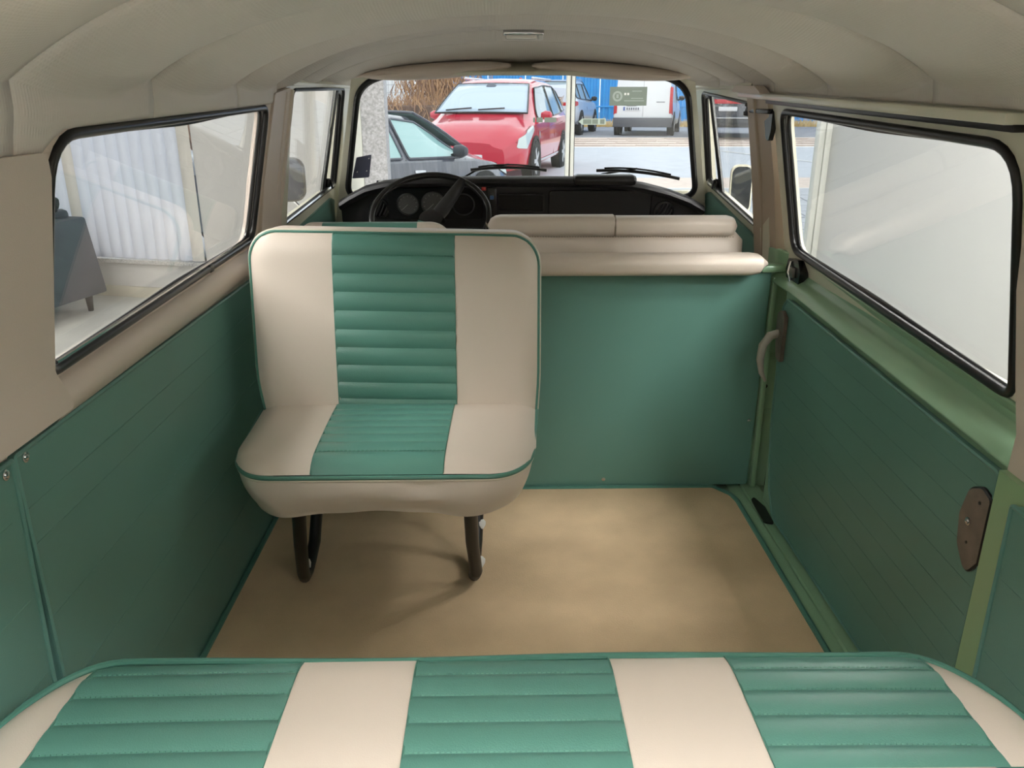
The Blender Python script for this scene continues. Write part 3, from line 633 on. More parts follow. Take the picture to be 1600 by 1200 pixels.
# ================================================================== CAB FITTINGS
DT = [(-.60, .872), (-.56, .896), (-.50, .926), (-.42, .946), (-.33, .957), (-.1, .959), (.3, .958), (.45, .952), (.56, .937), (.66, .912), (.74, .883), (.80, .850)]
db = thing('dashboard', 'black padded dashboard under the windscreen', 'dashboard', (.1, 3.2, .6))
def dash(u, v):
    x = -.60 + 1.40 * u; t = lerpt(DT, x); s = (x - .1) / .7; yf = 3.345 - .15 * s * s
    pr = [(0, yf, t - .055), (.12, yf - .06, t - .012), (.25, 3.135, t), (.33, 3.105, t - .008), (.38, 3.100, t - .022), (.44, 3.118, t - .034), (.5, 3.150, t - .042), (.9, 3.185, t - .20), (1, 3.30, t - .30)]
    return (x, lerpt([(a, b) for a, b, c in pr], v), lerpt([(a, c) for a, b, c in pr], v))
MB().grid(dash, 70, 50).build('body', BLACK, db, ang=60)
def fascia(x, z): t = lerpt(DT, x); return 3.150 + (t - .042 - z) * (.035 / .158)
def fa(dy): return lambda x, z: (x, fascia(x, min(z, .905)) + dy, z)
def ring(mb, x, z, r, dy, tr): mb.tube([(x + r * math.cos(a), 3.150 + dy + (.905 - z) * .22 - r * math.sin(a) * .22, z + r * math.sin(a)) for a in [k * PI / 16 for k in range(32)]], tr, True, 6)
def FY(z): return 3.150 + (.905 - z) * .22
cl = MB().slab([rloop([(-.418, .795), (-.055, .795), (-.055, .898), (-.085, .914), (-.39, .914), (-.418, .90)], .012)], lambda x, z: (x, FY(z) - .014, z), (0, .014, 0)).build('instrument_panel', BLACKS, db)
for gx, gz, r in ((-.342, .853, .042), (-.243, .855, .047), (-.128, .852, .043)):
    g = MB(); R = Matrix.Translation((gx, FY(gz) - .0145, gz)) @ Matrix.Rotation(PI / 2 + .21, 4, 'X')
    gg = MB().lathe([(r, -.001), (r + .002, .003), (r - .002, .005), (r - .004, .001), (r - .005, -.004)], R, 32, closed=True).build('gauge', BLACK, cl)
    MB().lathe([(r - .004, 0), (r - .004, .0012), (.001, .0014)], R, 32).build('dial', GAUGE, gg) if gx < -.2 else MB().lathe([(r - .004, 0), (r - .004, .0012), (.001, .0014)], R, 32).build('dial', BLACKS, gg)
    if gx < -.2:
        tk = MB()
        for k in range(11):
            a = -.7 + k * .455; c, s = math.cos(a), math.sin(a)
            tk.tube([R @ Vector((c * r * .72, s * r * .72, .003)), R @ Vector((c * r * .84, s * r * .84, .003))], .0010, n=4)
        tk.tube([R @ Vector((0, 0, .004)), R @ Vector((-r * .5, -r * .45, .004))], .0011, n=4)
        tk.build('needle_and_ticks', mat('dial_print', (150, 150, 145), .5), gg)
def FV(x, z): return 3.150 + (lerpt(DT, x) - .042 - z) * .22
for vx, vz, r in ((-.455, .838, .036), (.652, .826, .036)):
    R = Matrix.Translation((vx, FV(vx, vz) - .004, vz)) @ Matrix.Rotation(PI / 2 + .21, 4, 'X')
    vt = MB().lathe([(r + .003, -.004), (r + .003, .008), (r - .004, .010), (r - .005, -.002)], R, 28, closed=True).build('air_vent', BLACKS, db)
    for k in range(-2, 3):
        h = math.sqrt(max(0, (r - .005) ** 2 - (k * .013) ** 2)); Q = R @ Matrix.Rotation(-.45, 4, 'Z')
        MB().box((k * .013 - .0028, -h, .001), (k * .013 + .0028, h, .008), .001, Q).build('vent_slat', BLACK, vt)
MB().lathe([(.033, 0), (.033, .002), (.001, .002)], Matrix.Translation((-.455, FV(-.455, .838) - .003, .838)) @ Matrix.Rotation(PI / 2 + .21, 4, 'X'), 24).build('vent_back', RUBBER, db)
MB().lathe([(.035, 0), (.035, .002), (.001, .002)], Matrix.Translation((.652, FV(.652, .826) - .003, .826)) @ Matrix.Rotation(PI / 2 + .21, 4, 'X'), 24).build('vent_back', RUBBER, db)
pls = rloop([(.005, .826), (.182, .822), (.182, .888), (.005, .890)], .008)
MB().slab([pls], lambda x, z: (x, FY(z) - .003, z), (0, .003, 0)).build('radio_blank', BLACKS, db)
MB().tube([(p[0], FY(p[1]) - .004, p[1]) for p in rloop([(.005, .826), (.182, .822), (.182, .888), (.005, .890)], .008, sub=.03)], .003, True, 6).build('radio_bezel', BLACK, db)
gb = MB().slab([rloop([(.203, .77), (.600, .77), (.600, .886), (.585, .900), (.215, .902), (.203, .89)], .008)], lambda x, z: (x, FY(z) - .006, z), (0, .006, 0)).build('glovebox_lid', BLACK, db)
MB().tube([(p[0], FY(p[1]) - .005, p[1]) for p in rloop([(.203, .77), (.600, .77), (.600, .902), (.203, .902)], .01, sub=.04)], .0028, True, 6).build('lid_seam', BLACKS, gb)
MB().box((.29, 3.082, .925), (.53, 3.16, .966), .016).build('grab_ledge', BLACKS, db)
sw = MB().box((-.058, 3.135, .905), (-.040, 3.15, .918), .003).build('hazard_switch', mat('red_switch', (190, 40, 40), .4), db)
MB().box((-.036, 3.14, .80), (.0, 3.165, .915), .003).build('heater_panel', BLACKS, db)
MB().box((-.026, 3.128, .872), (-.010, 3.142, .886), .003).build('heater_lever', mat('blue_lever', (60, 100, 150), .4), db)
finish(db)
# steering wheel
sw_c = Vector((-.232, 2.85, .85)); SWM = Matrix.Translation(sw_c) @ Matrix.Rotation(math.radians(37), 4, 'X')
swt = thing('steering_wheel', 'thin black steering wheel in front of the gauges', 'steering wheel', tuple(sw_c))
mm = MB().tube([SWM @ Vector((.205 * math.cos(k * PI / 32), .205 * math.sin(k * PI / 32), 0)) for k in range(64)], .0115, True, 10); mm.build('rim', BLACKS, swt)
def spoke(a):
    c, s = math.cos(a), math.sin(a)
    return MB().tube([SWM @ Vector((c * r_, s * r_, z_)) for r_, z_ in ((.02, -.035), (.07, -.030), (.14, -.016), (.205, -.001))], [.024, .026, .022, .017], n=10, flat=1.0, up=(0, .6, .8))
for a in (math.radians(58), math.radians(238)): spoke(a).build('spoke', BLACK, swt)
MB().lathe([(.045, -.06), (.048, -.03), (.042, -.012), (.02, -.006)], SWM, 24).build('hub', BLACKS, swt)
MB().tube([SWM @ Vector((0, 0, -.05)), SWM @ Vector((0, 0, -.5))], .024, n=12).build('column', BLACKS, swt)
MB().tube([SWM @ Vector((.03, 0, -.08)), SWM @ Vector((.17, .0, -.07))], .006, n=8).build('stalk', BLACKS, swt)
finish(swt)
# sun visors
def visor(x0, x1, label, flip):
    t = thing('sun_visor', label, 'sun visor', ((x0 + x1) / 2, 3.16, 1.33), group='sun visors folded up over the windscreen')
    def vz(x): k = abs(x - XC) / .58; return 1.352 - .040 * k
    def g(u, v):
        x = x0 + (x1 - x0) * u; a = v * 2 * PI; c, s = math.cos(a), math.sin(a)
        e = max(.02, 4 * u * (1 - u)) ** .5; q = (x - XC) / .6
        zc = vz(x); yc = 3.12 - .09 * q * q
        return (x, yc + .045 * c * e - .028 * s * e * .3, zc + .026 * s * e + .010 * c * e)
    MB().grid(g, 40, 24).build('pad', TRIMB, t)
    xa = x0 if flip else x1; xb = x0 + .12 if not flip else x1 - .12
    MB().tube([(x, 3.082 - .09 * ((x - XC) / .6) ** 2, vz(x) - .004) for x in [x0 + .06 + (x1 - x0 - .1) * k / 10 for k in range(11)]], .0022, n=5).build('seam', TRIMB, t)
    e = -1 if abs(x0 - XC) > abs(x1 - XC) else 1; xo = x0 if e < 0 else x1
    MB().tube([(xo - e * .03, 3.12 - .09 * ((xo - XC) / .6) ** 2, vz(xo)), (xo + e * .03, 3.16 - .1 * ((xo - XC) / .6) ** 2, vz(xo))], .006, n=8).build('pivot', TRIMB, t)
    finish(t)
visor(-.475, .055, 'beige sun visor on the driver side of the windscreen', 0)
visor(.130, .690, 'beige sun visor on the passenger side of the windscreen', 1)
# windscreen wipers, outside the glass
def wiper(cx, cz, w, ang, ax, label):
    t = thing('windscreen_wiper', label, 'wiper', (cx, 3.37, cz), group='wipers on the windscreen')
    def Wp(x, z): s = (x - .1) / .67; tt = (z - .885) / .455; return Vector((x, 3.36 - .12 * tt - .16 * s * s + .035, z))
    ca, sa = math.cos(ang), math.sin(ang)
    MB().tube([Wp(cx + d * ca, cz + d * sa - .010 * (d / w) ** 2) for d in [-w + 2 * w * k / 8 for k in range(9)]], .0062, n=6).build('blade', RUBBER, t)
    MB().tube([Wp(cx + d * ca, cz + d * sa + .011 * (1 - (d / w) ** 2 * 1.3)) + Vector((0, .006, 0)) for d in [-w * .8 + 1.6 * w * k / 8 for k in range(9)]], .0035, n=6).build('bridge', BLACKS, t)
    MB().tube([Wp(cx, cz + .012) + Vector((0, .010, 0)), Wp((cx + ax) / 2, cz - .012) + Vector((0, .01, 0)), Wp(ax, .885) + Vector((0, .012, 0))], .004, n=6).build('arm', BLACKS, t)
    finish(t)
wiper(.050, .972, .155, -.01, -.22, 'black wiper in front of the red car')
wiper(.565, .960, .160, -.075, .30, 'black wiper on the passenger side over the pale road')
# outside mirrors
def mirror(x, y, z, sgn, w, h, label):
    t = thing('door_mirror', label, 'mirror', (x, y, z))
    lp = rloop([(-w, -h), (w, -h), (w, h), (-w, h)], min(w, h) * .8, n=8)
    MB().slab([lp], lambda a, b: (a, 0, b), (0, .022, 0)).build('housing', CREAM if sgn > 0 else STEEL, t)
    MB().slab([[(a * .88, b * .92) for a, b in lp]], lambda a, b: (a, -.003, b), (0, .003, 0)).build('mirror_glass', mat('mirror_glass', (105, 110, 114), .06, metal=1) if sgn > 0 else mat('dark_reflection_grey', (88, 88, 90), .35), t)  # glass colours darkened to stand in for dark reflections
    MB().tube([(0, .015, -h * .8), (-sgn * .03, .02, -h * 1.25), (-sgn * .12, .0, -h * 1.5)], .007).build('arm', CHROME, t)
    t.rotation_euler = (0, 0, sgn * -.12)
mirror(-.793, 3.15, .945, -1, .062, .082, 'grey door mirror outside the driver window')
mirror(.945, 3.15, .905, 1, .042, .094, 'cream-framed door mirror outside the passenger window')

# ================================================================== THE HALL THE BUS STANDS IN
FZ = -.50; CZ = 2.75
HX0, HX1, HY0, HY1 = -6.0, 2.95, -9.5, 7.35
struct(box('floor_hall', (HX0, HY0, FZ - .1), (HX1, HY1 + .1, FZ), HFLOOR, None, 0), 'pale stone floor of the hall around the bus', 'floor')
struct(box('ceiling_hall', (HX0 - .1, HY0 - .1, CZ), (HX1 + .1, HY1 + .1, CZ + .1), HWALL, None, 0), 'white ceiling of the hall', 'ceiling')
struct(box('wall_hall_right', (HX1, HY0, FZ), (HX1 + .12, HY1, CZ), HWALL, None, 0), 'plain white hall wall outside the sliding door', 'wall')
struct(box('baseboard_right', (HX1 - .015, HY0, FZ), (HX1, HY1 - .08, -.30), HBASE, None, .003), 'stone skirting of the right hall wall', 'baseboard')
struct(box('wall_hall_back', (HX0, HY0 - .12, FZ), (HX1, HY0, CZ), HWALL, None, 0), 'white hall wall behind the bus', 'wall')
struct(box('wall_hall_left', (HX0 - .12, HY0, FZ), (HX0, HY1 + .6, CZ), HWALL, None, 0), 'white hall wall far left', 'wall')
# slanted front-left wall with the blind-covered window
PA = Vector((-6.0, 8.02)); PB = Vector((-1.30, 6.85)); DW = (PB - PA).normalized(); LWd = (PB - PA).length; NW = Vector((DW.y, -DW.x))   # NW points into the hall
def HW(s, z): p = PA + DW * s; return Vector((p.x, p.y, z))
def s_of_x(x): return (x - PA.x) / DW.x
wx0, wx1 = s_of_x(-5.2), s_of_x(-2.60)
wf = MB().slab([[(0, FZ), (LWd, FZ), (LWd, CZ), (0, CZ)], [(wx0, -.14), (wx0, 2.0), (wx1, 2.0), (wx1, -.14)]], HW, Vector((-NW.x, -NW.y, 0)) * .2).build('wall_hall_front', mat('plaster_wall', (196, 195, 192), .75, bump=.5, bscale=14), smooth=False)
struct(wf, 'white plaster hall wall with a blind-covered window', 'wall')
bbn = Vector((NW.x, NW.y, 0))
struct(MB().slab([[(0, FZ), (LWd, FZ), (LWd, -.40), (0, -.40)]], HW, bbn * .02).build('baseboard_front', HBASE), 'stone skirting under the blinds', 'baseboard')
w3 = thing('window_3', 'hall window behind the vertical blinds', 'window', kind='structure')
MB().slab([[(wx0, -.14), (wx1, -.14), (wx1, 2.0), (wx0, 2.0)]], lambda s, z: HW(s, z) - bbn * .12, -bbn * .006).build('pane', GLASSG, w3)
for (a, b) in ((wx0, wx0 + .05), (wx1 - .05, wx1), ((wx0 + wx1) / 2 - .03, (wx0 + wx1) / 2 + .03)):
    MB().slab([[(a, -.14), (b, -.14), (b, 2.0), (a, 2.0)]], lambda s, z: HW(s, z) - bbn * .10, -bbn * .05).build('window_frame', WHITEP, w3)
MB().slab([[(wx0 - .03, -.175), (wx1 + .04, -.175), (wx1 + .04, -.14), (wx0 - .03, -.14)]], lambda s, z: HW(s, z) + bbn * .06, -bbn * .25).build('window_sill', mat('grey_granite', (176, 176, 174), .5, var=.35, vscale=90), w3)
vb = thing('vertical_blind', 'white vertical slat blind across the hall window behind the sofa', 'blind', tuple(HW(wx1, -.14)))
SLAT = translucent('blind_fabric', (214, 219, 230)); GSL = mat('grey_slat', (196, 194, 188), .7)
sm = None
for k in range(21):
    s = wx1 - .055 - k * .118; p = HW(s, 0) + bbn * .035; a = math.atan2(DW.y, DW.x) + (.30 if k else .15)
    o = MB().grid(lambda u, v: (-.056 + .112 * u, -.020 * math.sin(PI * u), -.128 + 2.15 * v), 4, 6).build('slat', GSL if k in (0, 10) else SLAT, vb, ang=180)
    o.matrix_local = Matrix.Translation(-Vector(vb.location)) @ Matrix.Translation((p.x, p.y, 0)) @ Matrix.Rotation(a, 4, 'Z'); o['_set'] = 1
    if k < 12:
        w_ = MB().box((-.053, -.006, -.126), (.053, -.002, -.085), .001).build('weight_pocket', GSL if k in (0, 10) else SLAT, o)
rl_ = MB().slab([[(wx0, 2.01), (wx1, 2.01), (wx1, 2.05), (wx0, 2.05)]], lambda s, z: HW(s, z) + bbn * .06, -bbn * .05).build('head_rail', WHITEP, vb)
rl_.matrix_parent_inverse = Matrix.Translation(-Vector(vb.location))
# sofa with cushion
so = thing('sofa', 'dark grey leather sofa in front of the blinds', 'sofa', (-4.20, 6.66, FZ), math.atan2(DW.y, DW.x))
SOFA = mat('dark_grey_leather', (58, 62, 72), .45, bump=.2, bscale=120, var=.12, vscale=5)
def tap(name, a, b, tx, m, par, bev=.02):
    o = MB().box(a, b, bev)
    zc = a[2]; h = b[2] - a[2]
    for p in o.v: p.x += tx * (p.z - zc) / h
    return o.build(name, m, par)
tap('arm_rest', (.48, -.40, .16), (.74, .42, .80), -.10, SOFA, so)
tap('arm_rest', (-1.25, -.40, .16), (-1.0, .42, .80), .10, SOFA, so)
box('seat', (-1.02, -.42, .18), (.52, .35, .48), SOFA, so, .03); box('back', (-1.02, .20, .2), (.48, .44, .86), SOFA, so, .04)
for x, y in ((.60, -.33), (.60, .34), (-1.12, -.33), (-1.12, .34)): MB().lathe([(.035, .18), (.030, .10), (.022, 0)], Matrix.Translation((x, y, 0)), 12).build('leg', BLACKS, so)
box('badge', (.628, -.404, .735), (.648, -.399, .745), CHROME, so, .001)
sc = thing('cushion', 'crumpled black cushion lying on the sofa arm', 'cushion', (-3.86, 6.60, FZ + .84), .2)
def cus(u, v):
    th = 2 * PI * u; ph = PI * (v - .5); c = math.cos(ph); n = 1 + .07 * math.sin(5 * th + 3 * ph) + .05 * math.sin(9 * th - 4 * ph)
    f = lambda t: math.copysign(abs(t) ** .55, t)
    return (.28 * f(math.cos(th)) * abs(c) ** .5 * n, .16 * f(math.sin(th)) * abs(c) ** .5 * n, .085 + .085 * f(math.sin(ph)) * n)
MB().grid(cus, 40, 20).build('cover', mat('black_fabric', (34, 34, 38), .7, bump=.4, bscale=30), sc, ang=180)
# fill lamps added on the hall ceiling, out of frame, to brighten the bus interior
FILL2 = mat('bright_fill_diffuser', (255, 253, 250), .5, emit=FILL_LIGHT * 3.5)
FILL3 = mat('dim_fill_diffuser', (255, 253, 250), .5, emit=FILL_LIGHT * .5)
FILL4 = mat('side_fill_diffuser', (255, 253, 250), .5, emit=FILL_LIGHT * 1.7)
FILL = mat('fill_lamp_diffuser', (255, 253, 250), .5, emit=FILL_LIGHT)
LROWS = [(-4.4, 'behind the bus'), (-2.4, 'near the open tailgate'), (-1.1, 'over the open tailgate')]
SPOTS = [(x, y, c + ' ' + w) for y, w in LROWS for x, c in ((-3.6, 'far left'), (-1.3, 'left'), (.9, 'centre right'), (2.3, 'right'))]
SPOTS += [(-2.3, .5, 'outside the left rear corner'), (-2.3, 2.3, 'outside the left window'), (2.1, .5, 'outside the right rear corner'), (2.1, 2.3, 'outside the sliding door'), (-4.2, 4.6, 'over the sofa corner'), (2.1, 4.6, 'right of the cab')]
for x, y, where in SPOTS:
    t = thing('added_fill_lamp', 'added unseen fill lamp on the hall ceiling, ' + where, 'lamp', (x, y, CZ - .03), group='added fill lamps')
    box('frame', (-.62, -.32, 0), (.62, .32, .03), WHITEP, t, .004); box('diffuser', (-.59, -.29, -.006), (.59, .29, .004), FILL2 if y == -1.1 else FILL3 if y < -2 else FILL4 if y < 3 else FILL, t, 0)
# glass front with posts, granite column
GY = HY1
gf = thing('window_4', 'tall glass front of the hall before the bus', 'window', kind='structure')
MB().slab([[(-.95, FZ), (HX1, FZ), (HX1, CZ), (-.95, CZ)]], lambda x, z: (x, GY, z), (0, .01, 0)).build('pane', GLASSG, gf, smooth=False)
FRM = mat('white_frame', (222, 224, 218), .4)
mx = .410 / 4.6 * GY - .01
for a, b in ((mx - .036, mx - .004), (mx + .006, mx + .036)): box('post', (a, GY - .04, FZ), (b, GY + .05, CZ), FRM, gf, .004)
box('post_gap', (mx - .005, GY - .02, FZ), (mx + .007, GY + .03, CZ), RUBBER, gf, 0)
box('post_gasket', (mx + .036, GY - .02, FZ), (mx + .043, GY + .03, CZ), RUBBER, gf, 0)
box('post', (HX1 - .11, GY - .05, FZ), (HX1 - .06, GY + .05, CZ), FRM, gf, .004); box('post', (HX1 - .052, GY - .05, FZ), (HX1, GY + .05, CZ), FRM, gf, .004)
box('post', (-1.262, GY - .19, FZ), (-1.150, GY + .02, CZ), FRM, gf, .004)
box('base_rail', (-1.1, GY - .04, FZ), (HX1, GY + .05, FZ + .12), FRM, gf, .004)
gcol = box('granite_column', (-1.150, GY - .16, FZ), (-.945, GY + .06, CZ), mat('speckled_granite', (186, 186, 190), .5, var=.3, vscale=55), None, .006); struct(gcol, 'speckled grey granite column left of the glass front', 'column')
struct(MB().box((-1.45, 6.86, FZ), (-1.262, GY - .10, CZ), 0).build('wall_hall_return', HWALL), 'short white wall between blinds wall and glass front', 'wall')
# stickers on the glass front
kx = GY / 4.6
sg_ = thing('glass_sign', 'grey-green info sign with a round emblem stuck on the glass front', 'sign', (.717 * kx, GY - .006, 1.25 - .02))
SGN = mat('sign_grey_green', (122, 134, 124), .5); SGL = mat('sign_pale_print', (158, 168, 162), .5)
kz = 1.0
sx, sz = .101 * kx, .048 * kx
sg_.location.z = 1.235 + (1.2495 - 1.235) * kx
box('plate', (-sx, -.003, -sz), (sx, .003, sz), SGN, sg_, .001)
MB().lathe([(sz * .56, 0), (sz * .56, .002), (sz * .34, .002), (sz * .34, 0)], Matrix.Translation((-sx * .58, -.003, 0)) @ Matrix.Rotation(PI / 2, 4, 'X'), 24, closed=True).build('emblem_ring', SGL, sg_)
box('emblem_bar', (-sx * .64, -.005, -sz * .2), (-sx * .52, -.003, sz * .22), SGL, sg_, 0)
for x0, x1, z in ((.2, .72, .55), (.15, .80, -.22), (-.22, .86, -.48)): box('print_line', (sx * x0, -.005, sz * (z - .05)), (sx * x1, -.003, sz * (z + .05)), SGL, sg_, 0)
for x0 in (-.22, -.06): box('print_mark', (sx * x0, -.005, sz * .12), (sx * (x0 + .10), -.003, sz * .36), WHITEP, sg_, 0)
arr = thing('arrow_sticker', 'small grey arrow-shaped sticker low on the glass right of the post', 'sticker', (.525 * kx, GY - .006, 1.235 + (1.119 - 1.235) * kx))
ax_, az_ = .075 * kx, .016 * kx
MB().slab([[(-ax_, 0), (-ax_ * .72, -az_), (ax_, -az_), (ax_, az_), (-ax_ * .72, az_)]], lambda x, z: (x, -.002, z), (0, .004, 0)).build('plate', mat('pale_green_outline', (186, 200, 190), .5), arr)
for x0, x1 in ((-.66, -.05), (.0, .42), (.58, .9)): box('print_block', (ax_ * x0, -.004, -az_ * .75), (ax_ * x1, -.002, az_ * .75), SGN, arr, 0)
arr2 = thing('arrow_sticker', 'small grey arrow-shaped sticker low on the glass left of the post', 'sticker', (.262 * kx, GY - .006, 1.235 + (1.128 - 1.235) * kx))
for x0, x1 in ((-.8, -.66), (-.56, -.1), (.02, .9)): box('print_block', (ax_ * x0, -.004, -az_ * .8), (ax_ * x1, -.002, az_ * .8), SGN, arr2, 0)

# ================================================================== OUTSIDE
GT = [(7.3, -.36), (11, -.33), (14, -.10), (26, .15), (60, .35)]
def gz(y): return lerpt(GT, y)
def strip(name, y0, y1, m, label, cat, x0=-40, x1=45, dz=0):
    ys = [y0] + [a for a, b in GT if y0 < a < y1] + [y1]
    mb = MB()
    for a, b in zip(ys, ys[1:]): mb.add([(x0, a, gz(a) + dz), (x1, a, gz(a) + dz), (x1, b, gz(b) + dz), (x0, b, gz(b) + dz)], [[0, 1, 2, 3]])
    return struct(mb.build(name, m, smooth=False), label, cat)
PAVE = mat('grey_pavers', (188, 190, 196), .7, var=.08, vscale=4); ROAD = mat('pale_asphalt', (196, 200, 208), .7, var=.05, vscale=3); KERB = mat('pink_pavers', (222, 204, 192), .8, var=.1, vscale=8)
strip('ground_yard', 7.46, 13.4, PAVE, 'grey paved yard in front of the hall', 'ground'); strip('ground_kerb_near', 13.4, 14.6, KERB, 'pinkish paving strip on the near side of the road', 'pavement', dz=.004)
strip('ground_road', 14.6, 21.6, ROAD, 'pale asphalt road crossing behind the red car', 'road'); strip('ground_kerb_far', 21.6, 25.2, KERB, 'pinkish paving strip in front of the white van', 'pavement', dz=.01)
strip('ground_parking', 25.2, 60, mat('dark_parking', (150, 150, 156), .8, var=.1, vscale=3), 'grey parking ground before the blue wall', 'ground')
# far pavers (pieces of the kerb strip)
fk = bpy.data.objects['ground_kerb_far']
pv = MB().box((-.40, -.19, 0), (.40, .19, .012), 0).build('paver', KERB, fk); me = pv.data; first = True
PVM = [KERB, mat('pink_paver_dark', (206, 186, 174), .8)]
for r in range(4):
    for c in range(18):
        if first: o = pv; first = False
        else: o = put(bpy.data.objects.new('paver', me), fk)
        y = 22.0 + r * .85; o.location = (1.6 + c * .84 + (r % 2) * .42, y, gz(y) + .012)
        if (c + r) % 2:
            o.material_slots[0].link = 'OBJECT'; o.material_slots[0].material = PVM[1]
        else:
            o.material_slots[0].link = 'OBJECT'; o.material_slots[0].material = PVM[0]
# yard pavers seen through the passenger window
gy_ = bpy.data.objects['ground_yard']; pv2 = MB().box((-.19, -.19, 0), (.19, .19, .008), .004).build('paver', PAVE, gy_); me2 = pv2.data; k = 0
for r in range(14):
    for c in range(18):
        o = pv2 if k == 0 else put(bpy.data.objects.new('paver', me2), gy_); k += 1
        y = 7.75 + r * .4; o.location = (.9 + c * .4, y, gz(y) + .004)
        if gz(y) > -.325: o.rotation_euler = (math.atan((gz(y + .2) - gz(y - .2)) / .4), 0, 0)
# road marking
rm = MB().add([(7.5, 15.6, gz(15.6) + .006), (7.65, 15.6, gz(15.6) + .006), (5.4, 20.8, gz(20.8) + .006), (5.25, 20.8, gz(20.8) + .006)], [[0, 1, 2, 3]]).build('road_marking', WHITEP, bpy.data.objects['ground_road'], smooth=False)

# ---- cars
def car(label, cat, loc, heading, P, paint, name='car', group=None):
    """P: st = stations (x, half width, z bottom, belt, roof half width, z top); windows = side glass loops (x, z); screen = ((x, z, halfw), (x, z, halfw))"""
    R = thing(name, label, cat, loc, heading, group); ST = P['st']
    def col(i, x): return lerpt([(s[0], s[i]) for s in ST], x)
    def sec(x):
        w, zb, be, wr, zt = (col(i, x) for i in range(1, 6))
        m = zb + (be - zb) * .5
        return [(0, zb), (w * .82, zb), (w * .97, zb + .07), (w, m - .08), (w, m + .04), (w * .975, be - .03), (w * .95, be), (wr + (w * .95 - wr) * .5, be + (zt - min(.07, (zt - be) * .6) - be) * .5), (wr, zt - min(.07, (zt - be) * .6)), (wr * .86, zt - .015), (wr * .5, zt), (0, zt + .008)]
    def side(x, z):
        s = sec(x)[2:10]
        for (y0, z0), (y1, z1) in zip(s, s[1:]):
            if z0 <= z <= z1 and z1 > z0: return y0 + (y1 - y0) * (z - z0) / (z1 - z0)
        return s[-1][0] if z > s[-1][1] else s[0][0]
    xs_ = []
    for a, b in zip(ST, ST[1:]):
        n = max(1, int((b[0] - a[0]) / .12))
        xs_ += [a[0] + (b[0] - a[0]) * k / n for k in range(n)]
    xs_.append(ST[-1][0])
    v = []; f = []; half = len(sec(0)); ring_n = 2 * half - 2
    for x in xs_:
        s = sec(x); full = s + [(-y, z) for y, z in s[-2:0:-1]]
        v += [(x, y, z) for y, z in full]
    for i in range(len(xs_) - 1):
        for k in range(ring_n): f.append([i * ring_n + k, i * ring_n + (k + 1) % ring_n, (i + 1) * ring_n + (k + 1) % ring_n, (i + 1) * ring_n + k])
    f.append(list(range(ring_n))); f.append([(len(xs_) - 1) * ring_n + k for k in range(ring_n)][::-1])
    body = obj('body', v, f, paint, R, 32)
    wg = P.get('glass', mat('car_glass', (150, 168, 178), .08, spec=.9)); trimm = P.get('trim', BLACKS)
    def wgrid(wl_, lp, sgn, off):
        xa = min(p[0] for p in lp); xb = max(p[0] for p in lp)
        def zr(x):
            zs = [p[1] + (q[1] - p[1]) * (x - p[0]) / (q[0] - p[0]) for p, q in zip(lp, lp[1:] + lp[:1]) if abs(q[0] - p[0]) > 1e-9 and min(p[0], q[0]) <= x <= max(p[0], q[0])]
            return (min(zs), max(zs)) if zs else (lp[0][1], lp[0][1])
        def g(u, v):
            x = xa + (xb - xa) * min(.9999, max(.0001, u)); a, b = zr(x); z = a + (b - a) * v; return (x, sgn * (side(x, z) + off), z)
        return MB().grid(g, 24, 5)
    for sgn in (1, -1):
        for wl_ in P['windows']:
            lp = rloop(wl_, .04, n=4, sub=.10); o = wgrid(wl_, lp, sgn, .010).build('side_window', wg, body)
            MB().tube([(x, sgn * (side(x, z) + .014), z) for x, z in lp], .014, True, 5).build('window_trim', trimm, o)
        for (nm, lp, m) in P.get('decals', []):
            wgrid(lp, rloop(lp, .03, n=3, sub=.08), sgn, .010).build(nm, m, body)
        # mirrors
        mx_, mz = P['mirror']; yy = side(mx_, mz)
        MB().lathe([(.03, -.10), (.085, -.07), (.10, .02), (.06, .09), (.02, .10)], Matrix.Translation((mx_ + .03, sgn * (yy + .14), mz + .03)) @ Matrix.Rotation(PI / 2, 4, 'X') @ Matrix.Diagonal((.7, .8, 1, 1)), 14).build('wing_mirror', P.get('mirror_mat', paint), body)
        MB().tube([(mx_, sgn * yy, mz - .04), (mx_ + .02, sgn * (yy + .1), mz)], .025, n=6).build('mirror_arm', BLACKS, body)
        for ln in P.get('lines', []):
            MB().tube([(x, sgn * (side(x, z) + .001), z) for x, z in ln], .007, n=5).build('door_gap', P.get('line_mat', BLACKS), body)
        for ax in P['axles']:
            w = col(1, ax); rr = P['wr']; M = Matrix.Translation((ax, sgn * (w - .10), rr)) @ Matrix.Rotation(-sgn * PI / 2, 4, 'X')
            MB().lathe([(rr + .07, .075), (rr + .075, .112), (rr + .02, .115), (rr + .01, .02)], M, 28, closed=True).build('wheel_arch', P.get('arch', mat('arch_black', (28, 28, 30), .7)), body)
            MB().lathe([(rr + .055, .02), (rr + .055, .103), (.001, .104)], M, 28).build('wheel_well', RUBBER, body)
            t_ = MB().lathe([(rr * .68, -.1), (rr * .96, -.09), (rr, -.05), (rr, .09), (rr * .95, .122), (rr * .70, .126), (rr * .66, .108)], M, 28).build('wheel', mat('tyre', (38, 38, 40), .8), body)
            rm_ = MB().lathe([(rr * .70, .10), (rr * .68, .118), (rr * .60, .108), (rr * .58, .106)], M, 24).build('rim', mat('rim_dark', (70, 72, 76), .4, metal=.5), t_)
            for q in range(5):
                MB().box((rr * .05, -rr * .10, .108), (rr * .64, rr * .10, .122), .006, M @ Matrix.Rotation(q * 2 * PI / 5, 4, 'Z')).build('rim_spoke', mat('alloy', (206, 208, 212), .3, metal=.4), t_)
